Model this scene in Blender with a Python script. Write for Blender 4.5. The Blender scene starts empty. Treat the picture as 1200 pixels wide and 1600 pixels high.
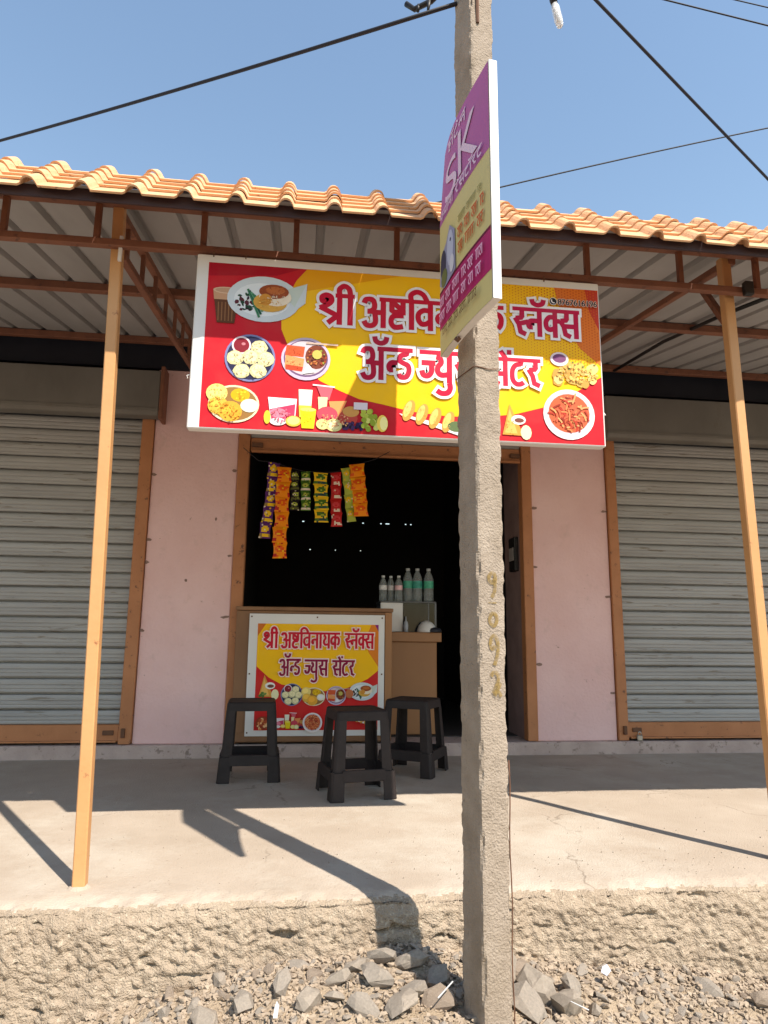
import bpy, bmesh, math, random
from mathutils import Vector, noise as mnoise
from mathutils.geometry import tessellate_polygon
random.seed(7)
scene = bpy.context.scene
COL = scene.collection

# ------------------------------------------------------------------ camera
YAW, PITCH, ROLL, FPX = math.radians(6.893), math.radians(10.296), math.radians(0.633), 1056.3
cam_d = bpy.data.cameras.new('camera'); cam = bpy.data.objects.new('camera', cam_d); COL.objects.link(cam)
fw = Vector((math.sin(YAW)*math.cos(PITCH), math.cos(YAW)*math.cos(PITCH), math.sin(PITCH)))
rt = Vector((math.cos(YAW), -math.sin(YAW), 0)); up = rt.cross(fw)
r2 = math.cos(ROLL)*rt + math.sin(ROLL)*up; u2 = -math.sin(ROLL)*rt + math.cos(ROLL)*up
from mathutils import Matrix
M = Matrix((r2, u2, -fw)).transposed().to_4x4(); M.translation = Vector((0, 0, 0.82))
cam.matrix_world = M
cam_d.sensor_fit = 'VERTICAL'; cam_d.sensor_height = 36.0; cam_d.lens = FPX/1600*36.0
cam_d.clip_start = 0.05; cam_d.clip_end = 2000
scene.camera = cam

# ------------------------------------------------------------------ light
LIGHT = Vector((-0.585, 1.0, -1.477)).normalized()
world = bpy.data.worlds.new('World'); scene.world = world; world.use_nodes = True
wn = world.node_tree.nodes; wl = world.node_tree.links
sky = wn.new('ShaderNodeTexSky'); sky.sky_type = 'NISHITA'; sky.sun_disc = False
sky.sun_elevation = math.asin(-LIGHT.z); sky.sun_rotation = math.atan2(-LIGHT.x, -LIGHT.y)
sky.air_density = 1.6; sky.dust_density = 0.3; sky.ozone_density = 1.2
bg = wn['Background']; bg.inputs['Strength'].default_value = 0.128
wl.new(sky.outputs[0], bg.inputs['Color'])
sun_d = bpy.data.lights.new('sun', 'SUN'); sun_d.energy = 5.0; sun_d.angle = math.radians(0.53); sun_d.color = (1.0, 0.92, 0.80)
sun = bpy.data.objects.new('sun', sun_d); COL.objects.link(sun); sun.location = (5, -8, 12)
sun.rotation_euler = LIGHT.to_track_quat('-Z', 'Y').to_euler()
vs = scene.view_settings; vs.view_transform = 'Standard'; vs.look = 'None'; vs.gamma = 1.0; vs.exposure = 0.68
vs.use_curve_mapping = False
scene.cycles.max_bounces = 8; scene.cycles.use_denoising = True

# ------------------------------------------------------------------ helpers
def srgb(r, g, b):
    f = lambda c: ((c/255+0.055)/1.055)**2.4 if c/255 > 0.04045 else c/255/12.92
    return (f(r), f(g), f(b))
LOC = {}
def root(name, loc, label, cat, group=None):
    o = bpy.data.objects.new(name, None); COL.objects.link(o); o.location = loc
    o.empty_display_size = 0.1
    o['label'] = label; o['category'] = cat
    if group: o['group'] = group
    LOC[o.name] = Vector(loc)
    return o
def tag(o, label, cat, group=None):
    o['label'] = label; o['category'] = cat
    if group: o['group'] = group
    return o
def off_of(parent):
    return LOC.get(parent.name, Vector((0, 0, 0))) if parent else Vector((0, 0, 0))
def link_mesh(name, me, mat, parent=None, bevel=0, smooth=False, segs=1):
    o = bpy.data.objects.new(name, me); COL.objects.link(o)
    if mat and not me.materials: me.materials.append(mat)
    if parent: o.parent = parent; LOC[o.name] = off_of(parent)
    if smooth:
        for p in me.polygons: p.use_smooth = True
    if bevel:
        m = o.modifiers.new('bevel', 'BEVEL'); m.width = bevel; m.segments = segs; m.limit_method = 'ANGLE'; m.angle_limit = math.radians(40)
        m.harden_normals = False
    return o
class MB:
    """collects geometry in world coordinates, built relative to the parent's base point"""
    def __init__(s): s.v = []; s.f = []
    def add(s, verts, faces):
        n = len(s.v); s.v += [tuple(v) for v in verts]; s.f += [tuple(i+n for i in f) for f in faces]; return s
    def box(s, x0, x1, y0, y1, z0, z1):
        return s.add([(x0,y0,z0),(x1,y0,z0),(x1,y1,z0),(x0,y1,z0),(x0,y0,z1),(x1,y0,z1),(x1,y1,z1),(x0,y1,z1)],
                     [(3,2,1,0),(4,5,6,7),(0,1,5,4),(1,2,6,5),(2,3,7,6),(3,0,4,7)])
    def bar(s, a, b, w, h=None, upv=(0,0,1)):
        h = h or w; a = Vector(a); b = Vector(b); d = (b-a).normalized(); u = Vector(upv)
        if abs(d.dot(u)) > 0.98: u = Vector((0,1,0))
        r = d.cross(u).normalized(); u = r.cross(d)
        vs_ = [p + r*sx*w/2 + u*sy*h/2 for p in (a, b) for sx, sy in ((-1,-1),(1,-1),(1,1),(-1,1))]
        return s.add(vs_, [(3,2,1,0),(4,5,6,7),(0,1,5,4),(1,2,6,5),(2,3,7,6),(3,0,4,7)])
    def tube(s, pts, r, seg=8, cap=True):
        pts = [Vector(p) for p in pts]; n = len(pts); rings = []
        rr = r if isinstance(r, (list, tuple)) else [r]*n
        ref = Vector((0,0,1))
        for i, p in enumerate(pts):
            d = (pts[min(i+1,n-1)]-pts[max(i-1,0)]).normalized()
            u = ref if abs(d.dot(ref)) < 0.95 else Vector((1,0,0))
            a = d.cross(u).normalized(); b = d.cross(a)
            rings.append([p + (a*math.cos(t)+b*math.sin(t))*rr[i] for t in [2*math.pi*k/seg for k in range(seg)]])
        vs_ = [v for R in rings for v in R]
        fs = [(i*seg+k, i*seg+(k+1)%seg, (i+1)*seg+(k+1)%seg, (i+1)*seg+k) for i in range(n-1) for k in range(seg)]
        if cap: fs += [tuple(range(seg))[::-1], tuple((n-1)*seg+k for k in range(seg))]
        return s.add(vs_, fs)
    def lathe(s, prof, c=(0,0,0), seg=16, cap=True):
        c = Vector(c); vs_ = []; n = len(prof)
        for r, z in prof:
            vs_ += [c + Vector((r*math.cos(2*math.pi*k/seg), r*math.sin(2*math.pi*k/seg), z)) for k in range(seg)]
        fs = [(i*seg+k, i*seg+(k+1)%seg, (i+1)*seg+(k+1)%seg, (i+1)*seg+k) for i in range(n-1) for k in range(seg)]
        if cap: fs += [tuple(range(seg))[::-1], tuple((n-1)*seg+k for k in range(seg))]
        return s.add(vs_, fs)
    def mesh(s, name, offset=Vector((0,0,0)), recalc=True):
        me = bpy.data.meshes.new(name)
        me.from_pydata([tuple(Vector(v)-offset) for v in s.v], [], s.f)
        if recalc:
            bm = bmesh.new(); bm.from_mesh(me); bmesh.ops.recalc_face_normals(bm, faces=bm.faces); bm.to_mesh(me); bm.free()
        me.update(); return me
    def build(s, name, mat, parent=None, bevel=0, smooth=False, segs=1, recalc=True):
        return link_mesh(name, s.mesh(name, off_of(parent), recalc), mat, parent, bevel, smooth, segs)
def fbm(x, y, z, o=5): return mnoise.fractal(Vector((x, y, z)), 0.9, 2.1, o)

# ------------------------------------------------------------------ materials
def material(name, base, rough=0.7, var=None, var_scale=6, spots=None, spot_scale=30, spot_at=0.62, bump=0.0, bump_scale=80,
             metallic=0.0, stretch=(1,1,1), spot2=None, spot2_scale=8, spot2_at=0.6, spec=0.4, detail=8):
    m = bpy.data.materials.new(name); m.use_nodes = True; nt = m.node_tree; N = nt.nodes; Lk = nt.links
    b = N['Principled BSDF']; b.inputs['Roughness'].default_value = rough; b.inputs['Metallic'].default_value = metallic
    b.inputs['Specular IOR Level'].default_value = spec
    tc = N.new('ShaderNodeTexCoord'); mp = N.new('ShaderNodeMapping'); mp.inputs['Scale'].default_value = stretch
    oi = N.new('ShaderNodeObjectInfo'); ml = N.new('ShaderNodeMath'); ml.operation = 'MULTIPLY'; ml.inputs[1].default_value = 37.0
    Lk.new(oi.outputs['Random'], ml.inputs[0]); cb = N.new('ShaderNodeCombineXYZ')
    for q in range(3): Lk.new(ml.outputs[0], cb.inputs[q])
    Lk.new(cb.outputs[0], mp.inputs['Location']); Lk.new(tc.outputs['Object'], mp.inputs['Vector']); vec = mp.outputs[0]
    def noise_ramp(scale, lo, hi, det=detail, rgh=0.6):
        n = N.new('ShaderNodeTexNoise'); n.inputs['Scale'].default_value = scale; n.inputs['Detail'].default_value = det
        n.inputs['Roughness'].default_value = rgh; Lk.new(vec, n.inputs['Vector'])
        r = N.new('ShaderNodeMapRange'); r.inputs['From Min'].default_value = lo; r.inputs['From Max'].default_value = hi
        Lk.new(n.outputs['Fac'], r.inputs['Value']); return r.outputs[0]
    def mix(fac, a, c):
        x = N.new('ShaderNodeMix'); x.data_type = 'RGBA'; Lk.new(fac, x.inputs[0])
        if isinstance(a, tuple): x.inputs[6].default_value = (*a, 1)
        else: Lk.new(a, x.inputs[6])
        x.inputs[7].default_value = (*c, 1); return x.outputs[2]
    col = base
    col = mix(noise_ramp(var_scale, 0.32, 0.68), base, var if var else tuple(c*0.82 for c in base))
    if spots: col = mix(noise_ramp(spot_scale, spot_at, spot_at+0.06, 6, 0.65), col, spots)
    if spot2: col = mix(noise_ramp(spot2_scale, spot2_at, spot2_at+0.16, 10, 0.7), col, spot2)
    Lk.new(col, b.inputs['Base Color'])
    if bump:
        n = N.new('ShaderNodeTexNoise'); n.inputs['Scale'].default_value = bump_scale; n.inputs['Detail'].default_value = 8
        Lk.new(vec, n.inputs['Vector'])
        bp = N.new('ShaderNodeBump'); bp.inputs['Strength'].default_value = bump; bp.inputs['Distance'].default_value = 0.01
        Lk.new(n.outputs['Fac'], bp.inputs['Height']); Lk.new(bp.outputs[0], b.inputs['Normal'])
    return m
def add_cracks(m, dark, scale=0.75):
    nt = m.node_tree; N = nt.nodes; Lk = nt.links; b = N['Principled BSDF']; src = b.inputs['Base Color'].links[0].from_socket
    tc = N.new('ShaderNodeTexCoord'); n = N.new('ShaderNodeTexNoise'); n.inputs['Scale'].default_value = 4; n.inputs['Detail'].default_value = 6; Lk.new(tc.outputs['Object'], n.inputs['Vector'])
    ad = N.new('ShaderNodeMix'); ad.data_type = 'RGBA'; ad.blend_type = 'LINEAR_LIGHT'; ad.inputs[0].default_value = 0.16; Lk.new(tc.outputs['Object'], ad.inputs[6]); Lk.new(n.outputs['Color'], ad.inputs[7])
    v = N.new('ShaderNodeTexVoronoi'); v.feature = 'DISTANCE_TO_EDGE'; v.inputs['Scale'].default_value = scale; Lk.new(ad.outputs[2], v.inputs['Vector'])
    r = N.new('ShaderNodeMapRange'); r.inputs['From Min'].default_value = 0.0; r.inputs['From Max'].default_value = 0.0045; r.inputs['To Min'].default_value = 1.0; r.inputs['To Max'].default_value = 0.0; Lk.new(v.outputs['Distance'], r.inputs['Value'])
    n2 = N.new('ShaderNodeTexNoise'); n2.inputs['Scale'].default_value = 1.7; Lk.new(tc.outputs['Object'], n2.inputs['Vector'])
    r2 = N.new('ShaderNodeMapRange'); r2.inputs['From Min'].default_value = 0.48; r2.inputs['From Max'].default_value = 0.6; Lk.new(n2.outputs['Fac'], r2.inputs['Value'])
    mu = N.new('ShaderNodeMath'); mu.operation = 'MULTIPLY'; Lk.new(r.outputs[0], mu.inputs[0]); Lk.new(r2.outputs[0], mu.inputs[1])
    x = N.new('ShaderNodeMix'); x.data_type = 'RGBA'; Lk.new(mu.outputs[0], x.inputs[0]); Lk.new(src, x.inputs[6]); x.inputs[7].default_value = (*dark, 1); Lk.new(x.outputs[2], b.inputs['Base Color'])
def print_material(name, rough=0.5, dirt=0.05):
    m = bpy.data.materials.new(name); m.use_nodes = True; nt = m.node_tree; N = nt.nodes; Lk = nt.links
    b = N['Principled BSDF']; b.inputs['Roughness'].default_value = rough; b.inputs['Specular IOR Level'].default_value = 0.12
    a = N.new('ShaderNodeAttribute'); a.attribute_name = 'Col'
    tc = N.new('ShaderNodeTexCoord'); n = N.new('ShaderNodeTexNoise'); n.inputs['Scale'].default_value = 9; n.inputs['Detail'].default_value = 8
    Lk.new(tc.outputs['Object'], n.inputs['Vector'])
    r = N.new('ShaderNodeMapRange'); r.inputs['From Min'].default_value = 0.45; r.inputs['From Max'].default_value = 0.8; r.inputs['To Max'].default_value = dirt*2
    Lk.new(n.outputs['Fac'], r.inputs['Value'])
    x = N.new('ShaderNodeMix'); x.data_type = 'RGBA'; Lk.new(r.outputs[0], x.inputs[0]); Lk.new(a.outputs['Color'], x.inputs[6])
    x.inputs[7].default_value = (*srgb(150,130,110), 1); Lk.new(x.outputs[2], b.inputs['Base Color'])
    n2 = N.new('ShaderNodeTexNoise'); n2.inputs['Scale'].default_value = 5; Lk.new(tc.outputs['Object'], n2.inputs['Vector'])
    bp = N.new('ShaderNodeBump'); bp.inputs['Strength'].default_value = 0.25; bp.inputs['Distance'].default_value = 0.02
    Lk.new(n2.outputs['Fac'], bp.inputs['Height']); Lk.new(bp.outputs[0], b.inputs['Normal'])
    return m
def glassy(name, col, rough=0.05, trans=1.0):
    m = bpy.data.materials.new(name); m.use_nodes = True; b = m.node_tree.nodes['Principled BSDF']
    b.inputs['Base Color'].default_value = (*col, 1); b.inputs['Roughness'].default_value = rough
    b.inputs['Transmission Weight'].default_value = trans; b.inputs['IOR'].default_value = 1.3
    return m
MT = {}
MT['concrete'] = material('dusty_concrete', (0.425,0.35,0.28), 0.92, (0.365,0.295,0.23), 3.2, (0.28,0.215,0.165), 38, 0.64, 0.45, 150, spot2=(0.47,0.41,0.34), spot2_scale=1.3, spot2_at=0.5)
add_cracks(MT['concrete'], (0.25,0.20,0.155))
MT['rough_mortar'] = material('rough_mortar', (0.41,0.325,0.24), 0.95, (0.325,0.25,0.18), 6, (0.48,0.39,0.29), 70, 0.56, 1.0, 170, spot2=(0.24,0.175,0.115), spot2_scale=24, spot2_at=0.62)
MT['rubble_earth'] = material('rubble_earth', (0.40,0.31,0.215), 0.95, (0.32,0.245,0.17), 14, (0.20,0.155,0.11), 60, 0.6, 1.0, 150)
MT['stone'] = material('broken_basalt', (0.25,0.215,0.18), 0.9, (0.35,0.295,0.24), 9, (0.20,0.175,0.15), 40, 0.6, 0.5, 90)
MT['stone_pale'] = material('dusty_stone', (0.37,0.31,0.25), 0.92, (0.28,0.235,0.19), 10, (0.30,0.25,0.2), 40, 0.6, 0.5, 90)
MT['stone_brown'] = material('brown_stone', (0.30,0.23,0.175), 0.92, (0.39,0.31,0.24), 12, (0.20,0.15,0.11), 40, 0.6, 0.7, 70)
MT['gravel'] = material('gravel_grit', (0.42,0.335,0.25), 0.95, (0.29,0.225,0.165), 22, bump=0.3)
MT['pink'] = material('pink_limewash', (0.80,0.545,0.53), 0.9, (0.74,0.475,0.455), 2.4, (0.42,0.25,0.21), 17, 0.68, 0.5, 45, spot2=(0.66,0.44,0.41), spot2_scale=5.5, spot2_at=0.57, spec=0.2)
MT['reveal'] = material('shaded_reveal', (0.26,0.17,0.16), 0.9, (0.18,0.115,0.11), 5)  # darker than the wall: the reveal's weaker light is put into its colour
MT['patch'] = material('old_cement_patch', (0.20,0.12,0.09), 0.9, (0.33,0.21,0.18), 40)
MT['plinth'] = material('cement_step', (0.52,0.40,0.36), 0.9, (0.40,0.30,0.265), 6, (0.27,0.2,0.17), 22, 0.58, 0.4, 90)
MT['frame_paint'] = material('orange_frame_paint', (0.46,0.19,0.08), 0.6, (0.38,0.15,0.06), 5, (0.14,0.06,0.035), 20, 0.62, 0.15, 60)
MT['post_paint'] = material('peach_post_paint', (0.58,0.305,0.13), 0.5, (0.53,0.265,0.105), 4, (0.30,0.12,0.05), 18, 0.66, 0.1, 60)
MT['truss_paint'] = material('rusty_truss_paint', (0.24,0.095,0.052), 0.6, (0.17,0.065,0.038), 7, (0.12,0.05,0.035), 25, 0.6, 0.2, 80)
MT['sheet'] = material('grey_roof_sheet', (0.37,0.355,0.355), 0.55, (0.30,0.285,0.28), 4, (0.24,0.2,0.18), 24, 0.68, 0.1, 40, stretch=(1,0.3,1))
MT['tile'] = material('orange_roof_tile', (0.68,0.41,0.235), 0.9, (0.62,0.34,0.175), 7, (0.33,0.17,0.10), 30, 0.63, 0.35, 70, spot2=(0.70,0.50,0.345), spot2_scale=9, spot2_at=0.55, spec=0.15)
MT['fascia'] = material('dark_fascia', (0.035,0.018,0.022), 0.7, (0.05,0.025,0.025), 8)
MT['tarp'] = material('blue_black_tarp', (0.012,0.013,0.022), 0.5, (0.02,0.02,0.03), 4, bump=0.3, bump_scale=8)
MT['hood'] = material('grey_hood_metal', (0.195,0.178,0.155), 0.6, (0.145,0.13,0.112), 3, (0.30,0.275,0.24), 24, 0.7, 0.1, 30, stretch=(1,1,0.5), spot2=(0.14,0.11,0.08), spot2_scale=5, spot2_at=0.6)
MT['slat'] = material('galvanised_slat', (0.385,0.37,0.36), 0.6, (0.30,0.285,0.275), 2.6, (0.22,0.19,0.16), 8, 0.60, 0.05, 60, metallic=0.15, stretch=(0.5,1,5), spec=0.3)
MT['dark_inside'] = material('shade_dark_inside_wall', (0.016,0.013,0.012), 0.95, (0.010,0.008,0.008), 3)  # near-black colour stands in for the shade of the unlit room
MT['ply'] = material('counter_plywood', (0.27,0.135,0.062), 0.6, (0.20,0.095,0.045), 4, (0.10,0.05,0.03), 18, 0.66, 0.1, 60, stretch=(1,1,0.25))
MT['ply_light'] = material('table_laminate', (0.36,0.165,0.062), 0.45, (0.31,0.14,0.055), 3, (0.2,0.09,0.04), 18, 0.69, 0.05, 60, stretch=(1,1,0.4))
MT['stool'] = material('dark_stool_plastic', (0.020,0.0145,0.014), 0.62, (0.030,0.022,0.021), 12, (0.10,0.085,0.075), 40, 0.69, 0.08, 90, spec=0.25)
MT['white'] = material('white_flex', (0.74,0.71,0.69), 0.5, (0.70,0.67,0.65), 4, (0.5,0.45,0.4), 14, 0.7, 0.05, 20)
MT['pole'] = material('pole_concrete', (0.35,0.285,0.225), 0.92, (0.27,0.215,0.165), 12, (0.18,0.145,0.115), 70, 0.62, 0.6, 170, spot2=(0.23,0.18,0.13), spot2_scale=3.5, spot2_at=0.54)
MT['rust'] = material('rusty_wire', (0.16,0.07,0.035), 0.8, (0.10,0.05,0.03), 30)
MT['cable'] = material('black_cable', (0.012,0.010,0.016), 0.6)
MT['black_metal'] = material('black_metal', (0.015,0.013,0.013), 0.5)
MT['steel'] = material('worn_steel', (0.45,0.43,0.40), 0.35, metallic=0.8)
MT['print'] = print_material('printed_flex')
MT['print_gloss'] = print_material('printed_foil', 0.3, 0.04)
MT['pet'] = glassy('clear_bottle_plastic', (0.62,0.66,0.66), 0.12, 0.72)
MT['case_glass'] = glassy('case_glass', (0.25,0.28,0.36), 0.02)
MT['bulb_glass'] = glassy('bulb_glass', (0.95,0.95,0.95), 0.12, 0.6)
MT['navy'] = material('navy_case_back', (0.02,0.022,0.035), 0.5)

# ------------------------------------------------------------------ ground and platform
def lerp_table(t, x):
    if x <= t[0][0]: return t[0][1]
    for (a, va), (b, vb) in zip(t, t[1:]):
        if x <= b: return va+(vb-va)*(x-a)/(b-a)
    return t[-1][1]
HT = [(-3,-0.40),(-0.8,-0.345),(-0.45,-0.27),(-0.05,-0.165),(0.3,-0.135),(0.65,-0.185),(1.0,-0.225),(1.6,-0.265),(3.0,-0.33)]
def gz(x, y):
    b = lerp_table(HT, x)
    d = max(0.0, 2.25-y)
    near = b - 0.10*min(d, 0.35) - 0.16*max(0, min(d-0.35, 1.2))
    near = max(near, -0.5)
    if d > 3: near = -0.5
    return near + 0.022*fbm(x*5, y*5, 1.3, 4) + 0.012*fbm(x*19, y*19, 4.1, 3)
xs = [-400,-120,-40,-14,-6,-3.2] + [-1.9+0.022*i for i in range(218)] + [3.4,6,14,40,120,400]
ys = [-400,-120,-40,-14,-6,-3,-1.5,-0.5,0.2,0.7,1.1] + [1.3+0.022*i for i in range(54)] + [2.7,9,30,120,400]
g = MB(); nx = len(xs)
g.v = [(x, y, gz(x, y) if (abs(x) < 6 and -3 < y < 2.6) else (-0.5 if y < 2.6 else -0.55)) for y in ys for x in xs]
g.f = [(j*nx+i, j*nx+i+1, (j+1)*nx+i+1, (j+1)*nx+i) for j in range(len(ys)-1) for i in range(nx-1)]
ground = g.build('ground', MT['rubble_earth'], smooth=True, recalc=False); ground['kind'] = 'structure'

added_dark_road = MB().box(-300, 300, -9, 0.35, -0.60, -0.455).build('added_dark_road', material('worn_asphalt', (0.055,0.052,0.05), 0.9, (0.075,0.07,0.065), 3, bump=0.4), None); added_dark_road['kind'] = 'structure'  # unseen dark road behind the camera, added to cut light bounced onto the front
# raised platform: smooth dusty top, broken rough front face
def plat_point(x, row):
    edge = 2.325 + 0.016*fbm(x*3.1, 0.2, 7, 3) + 0.008*fbm(x*17, 1.2, 3, 3)
    if row[0] == 'top':
        y = edge + row[1]
        z = 0.003*fbm(x*1.5, y*1.5, 2, 3) if row[1] < 2.2 else 0
        k = max(0, 1-row[1]/0.09)
        z -= 0.022*k*k + 0.010*k*(fbm(x*22, y*22, 5, 4))
        return (x, y, z)
    s = row[1]
    z = -0.022 - s
    out = 0.012*min(1, s/0.03) + 0.045*s/0.4
    f1 = mnoise.voronoi(Vector((x*26+0.6*fbm(x*9,z*9,2,2), z*32, 1.0)))[0]; f2 = mnoise.voronoi(Vector((x*58, z*64, 4.0)))[0]
    nz = 0.009*fbm(x*6, z*7, 11, 6) + 0.010*(0.45-f1[0]) + 0.009*(0.45-f2[0]) + 0.008*fbm(x*60, z*70, 8, 4)
    lay_ = fbm(x*2.2, z*34, 31, 3)
    if lay_ > 0.6: nz -= (lay_-0.6)*0.05
    pit = fbm(x*5.0, z*16, 21, 4)
    if pit > 0.62: nz -= min(0.03, (pit-0.62)*0.25)
    amp = min(1, 0.35+s/0.05)
    return (x, edge - out - nz*amp, z + 0.008*fbm(x*30, z*30, 17, 3)*amp)
px = [-14,-9,-6,-4,-3,-2.3] + [-1.45+0.0065*i for i in range(570)] + [2.4,2.7,3.4,4.5,7,10,15]
rows = [('top',2.52),('top',2.3),('top',1.9),('top',1.5),('top',1.1),('top',0.7),('top',0.4),('top',0.22),('top',0.13)] + [('top',0.09-0.01*i) for i in range(10)] + [('face',0.0055*i) for i in range(80)]
pm = MB(); n = len(px)
pm.v = [plat_point(x, r) for r in rows for x in px]
pm.f = [(j*n+i, (j+1)*n+i, (j+1)*n+i+1, j*n+i+1) for j in range(len(rows)-1) for i in range(n-1)]
plat = pm.build('raised_platform', MT['concrete'], smooth=True, recalc=False); plat['kind'] = 'structure'
plat.data.materials.append(MT['rough_mortar'])
for p_ in plat.data.polygons:
    if p_.center.z < -0.028 or (p_.center.y < 2.37 and p_.center.z < -0.012): p_.material_index = 1
grit = MB(); rg = random.Random(11)
for _ in range(260):
    x = rg.uniform(-1.4, 2.4); y = 2.40+abs(rg.gauss(0, 0.35)) if rg.random() < 0.6 else rg.uniform(2.4, 4.75)
    if y > 4.78: continue
    r = rg.choice([0.0012,0.0014,0.0018,0.0024]); z = 0.004; a = rg.uniform(0, 6.3); b = rg.uniform(0.5,1)*r
    q = [(x+r*math.cos(a+t), y+b*math.sin(a+t), z) for t in (0, 1.3, 2.6, 3.9, 5.2)]
    grit.add(q+[(x, y, z+r*0.8)]+[(x+r*1.05*math.cos(a+t), y+b*1.05*math.sin(a+t), -0.004) for t in (0, 1.3, 2.6, 3.9, 5.2)], [(i, (i+1) % 5, 5) for i in range(5)]+[(6+i, 6+(i+1) % 5, (i+1) % 5, i) for i in range(5)])
gto = grit.build('grit', MT['stone_pale'], plat, recalc=False); gto['kind'] = 'stuff'
# stones of the rubble bank
def hull_mesh(name, seed, npts=15, squash=(1,0.8,0.6), rough=False):
    rnd = random.Random(seed); bm = bmesh.new()
    for _ in range(npts):
        v = Vector((rnd.gauss(0,1), rnd.gauss(0,1), rnd.gauss(0,1))).normalized()*rnd.uniform(0.75,1.05)
        bm.verts.new((v.x*squash[0], v.y*squash[1], v.z*squash[2]))
    r = bmesh.ops.convex_hull(bm, input=bm.verts)
    bmesh.ops.delete(bm, geom=list(set(e for e in r['geom_interior'] if isinstance(e, bmesh.types.BMVert))), context='VERTS')
    if rough:
        bmesh.ops.subdivide_edges(bm, edges=bm.edges[:], cuts=1, use_grid_fill=True)
        for v in bm.verts: v.co *= 1+0.10*fbm(v.co.x*1.7+seed, v.co.y*1.7, v.co.z*1.7, 3)+rnd.uniform(-0.02,0.02)
    me = bpy.data.meshes.new(name); bm.to_mesh(me); bm.free(); return me
stone_meshes = []
for k in range(16):
    me = hull_mesh('stone', 100+k, 18+k % 6, (1, random.uniform(0.55,0.95), random.uniform(0.3,0.75)), True)
    me.materials.append((MT['stone'], MT['stone_pale'], MT['stone_brown'])[k % 3]); stone_meshes.append(me)
rs = random.Random(3); placed = []
def bank_y(x): return 2.27
def put_stone(x, y, r, k=None, sink=0.22):
    r *= 0.98
    o = bpy.data.objects.new('stone', stone_meshes[rs.randrange(16) if k is None else k]); COL.objects.link(o)
    o.location = (x, y, gz(x, y)+r*sink); o.scale = (r, r*rs.uniform(0.8,1.1), r*rs.uniform(0.8,1.2))
    o.rotation_euler = (rs.uniform(-0.7,0.7), rs.uniform(-0.7,0.7), rs.uniform(0,6.3)); o.parent = ground; placed.append((x, y, r))
big = [(0.20,2.19,0.055),(0.28,2.22,0.06),(0.36,2.2,0.055),(0.42,2.12,0.05),(0.25,2.1,0.05),(0.34,2.06,0.048),(0.14,2.13,0.045),(0.62,2.17,0.07),(0.72,2.12,0.065),(0.70,2.22,0.05),
       (0.56,2.2,0.045),(0.66,2.03,0.06),(0.78,2.04,0.06),(0.30,1.98,0.055),(0.2,1.99,0.045),(0.41,2.02,0.05),(-0.02,2.12,0.05),(-0.12,2.11,0.048),(-0.22,2.1,0.05),(0.06,2.06,0.05),(-0.3,2.04,0.04),(0.84,2.14,0.05),(1.28,2.16,0.04),(1.4,2.08,0.045)]
for x, y, r in big: put_stone(x, y, r*1.2, sink=0.28)
tries = 0
while len(placed) < 285 and tries < 20000:
    tries += 1
    x = rs.triangular(-0.6, 1.5, 0.3); y = 2.27-abs(rs.gauss(0, 0.2)); r = rs.choice([0.014,0.016,0.018,0.02,0.022,0.026,0.032,0.038])
    if y < 1.72 or (0.44 < x < 0.62 and 1.86 < y < 2.06): continue
    if x < -0.2 and rs.random() < 0.6: continue
    if x > 0.95: r = min(r, 0.024)
    if any((x-a)**2+(y-b)**2 < (0.72*(r+c))**2 for a, b, c in placed): continue
    put_stone(x, y, r)
gr = MB(); tiny = [hull_mesh('grit', 300+k, 8, (1,0.85,0.7)) for k in range(6)]
tv = [([v.co.copy() for v in m.vertices], [tuple(p.vertices) for p in m.polygons]) for m in tiny]
for _ in range(13000):
    x = rs.uniform(-1.1, 1.9); y = 2.29-abs(rs.gauss(0, 0.24))
    if y < 1.7: continue
    if x < -0.3 and rs.random() < 0.5: continue
    r = rs.choice([0.0035,0.004,0.005,0.006,0.0075,0.010,0.012,0.014]); V, F = tv[rs.randrange(6)]; a = rs.uniform(0, 6.3); ca, sa = math.cos(a), math.sin(a); z = gz(x, y)+r*0.4
    gr.add([(x+r*(v.x*ca-v.y*sa), y+r*(v.x*sa+v.y*ca), z+r*v.z) for v in V], F)
go = gr.build('gravel', MT['gravel'], ground, recalc=False); go['kind'] = 'stuff'

# ------------------------------------------------------------------ building
WY = 4.87
bld = root('shop_building', (0.6, WY, 0), 'low pink washed shop building with a dark open shop front between two shuttered ones', 'building')
MB().box(-9, 12, 4.815, 8.3, -0.4, 0.085).build('step', MT['plinth'], bld, 0.008)
MB().box(-1.085, -0.488, WY, WY+0.23, 0.085, 2.72).build('wall', MT['pink'], bld, 0.004)
MB().box(1.716, 2.312, WY, WY+0.23, 0.085, 2.72).build('wall', MT['pink'], bld, 0.004)
MB().box(-9, 12, WY-0.012, WY+0.23, 2.722, 3.12).build('wall', MT['tarp'], bld)
MB().box(-0.486, 1.714, WY+0.05, WY+0.23, 2.262, 2.72).build('wall', MT['pink'], bld)
# frame of the open shop front
fr = MB().box(-0.486, -0.404, WY-0.018, WY+0.07, 0.087, 2.26).build('door_frame', MT['frame_paint'], bld, 0.004)
MB().box(1.638, 1.714, WY-0.018, WY+0.07, 0.087, 2.26).build('door_frame', MT['frame_paint'], bld, 0.004)
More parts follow.
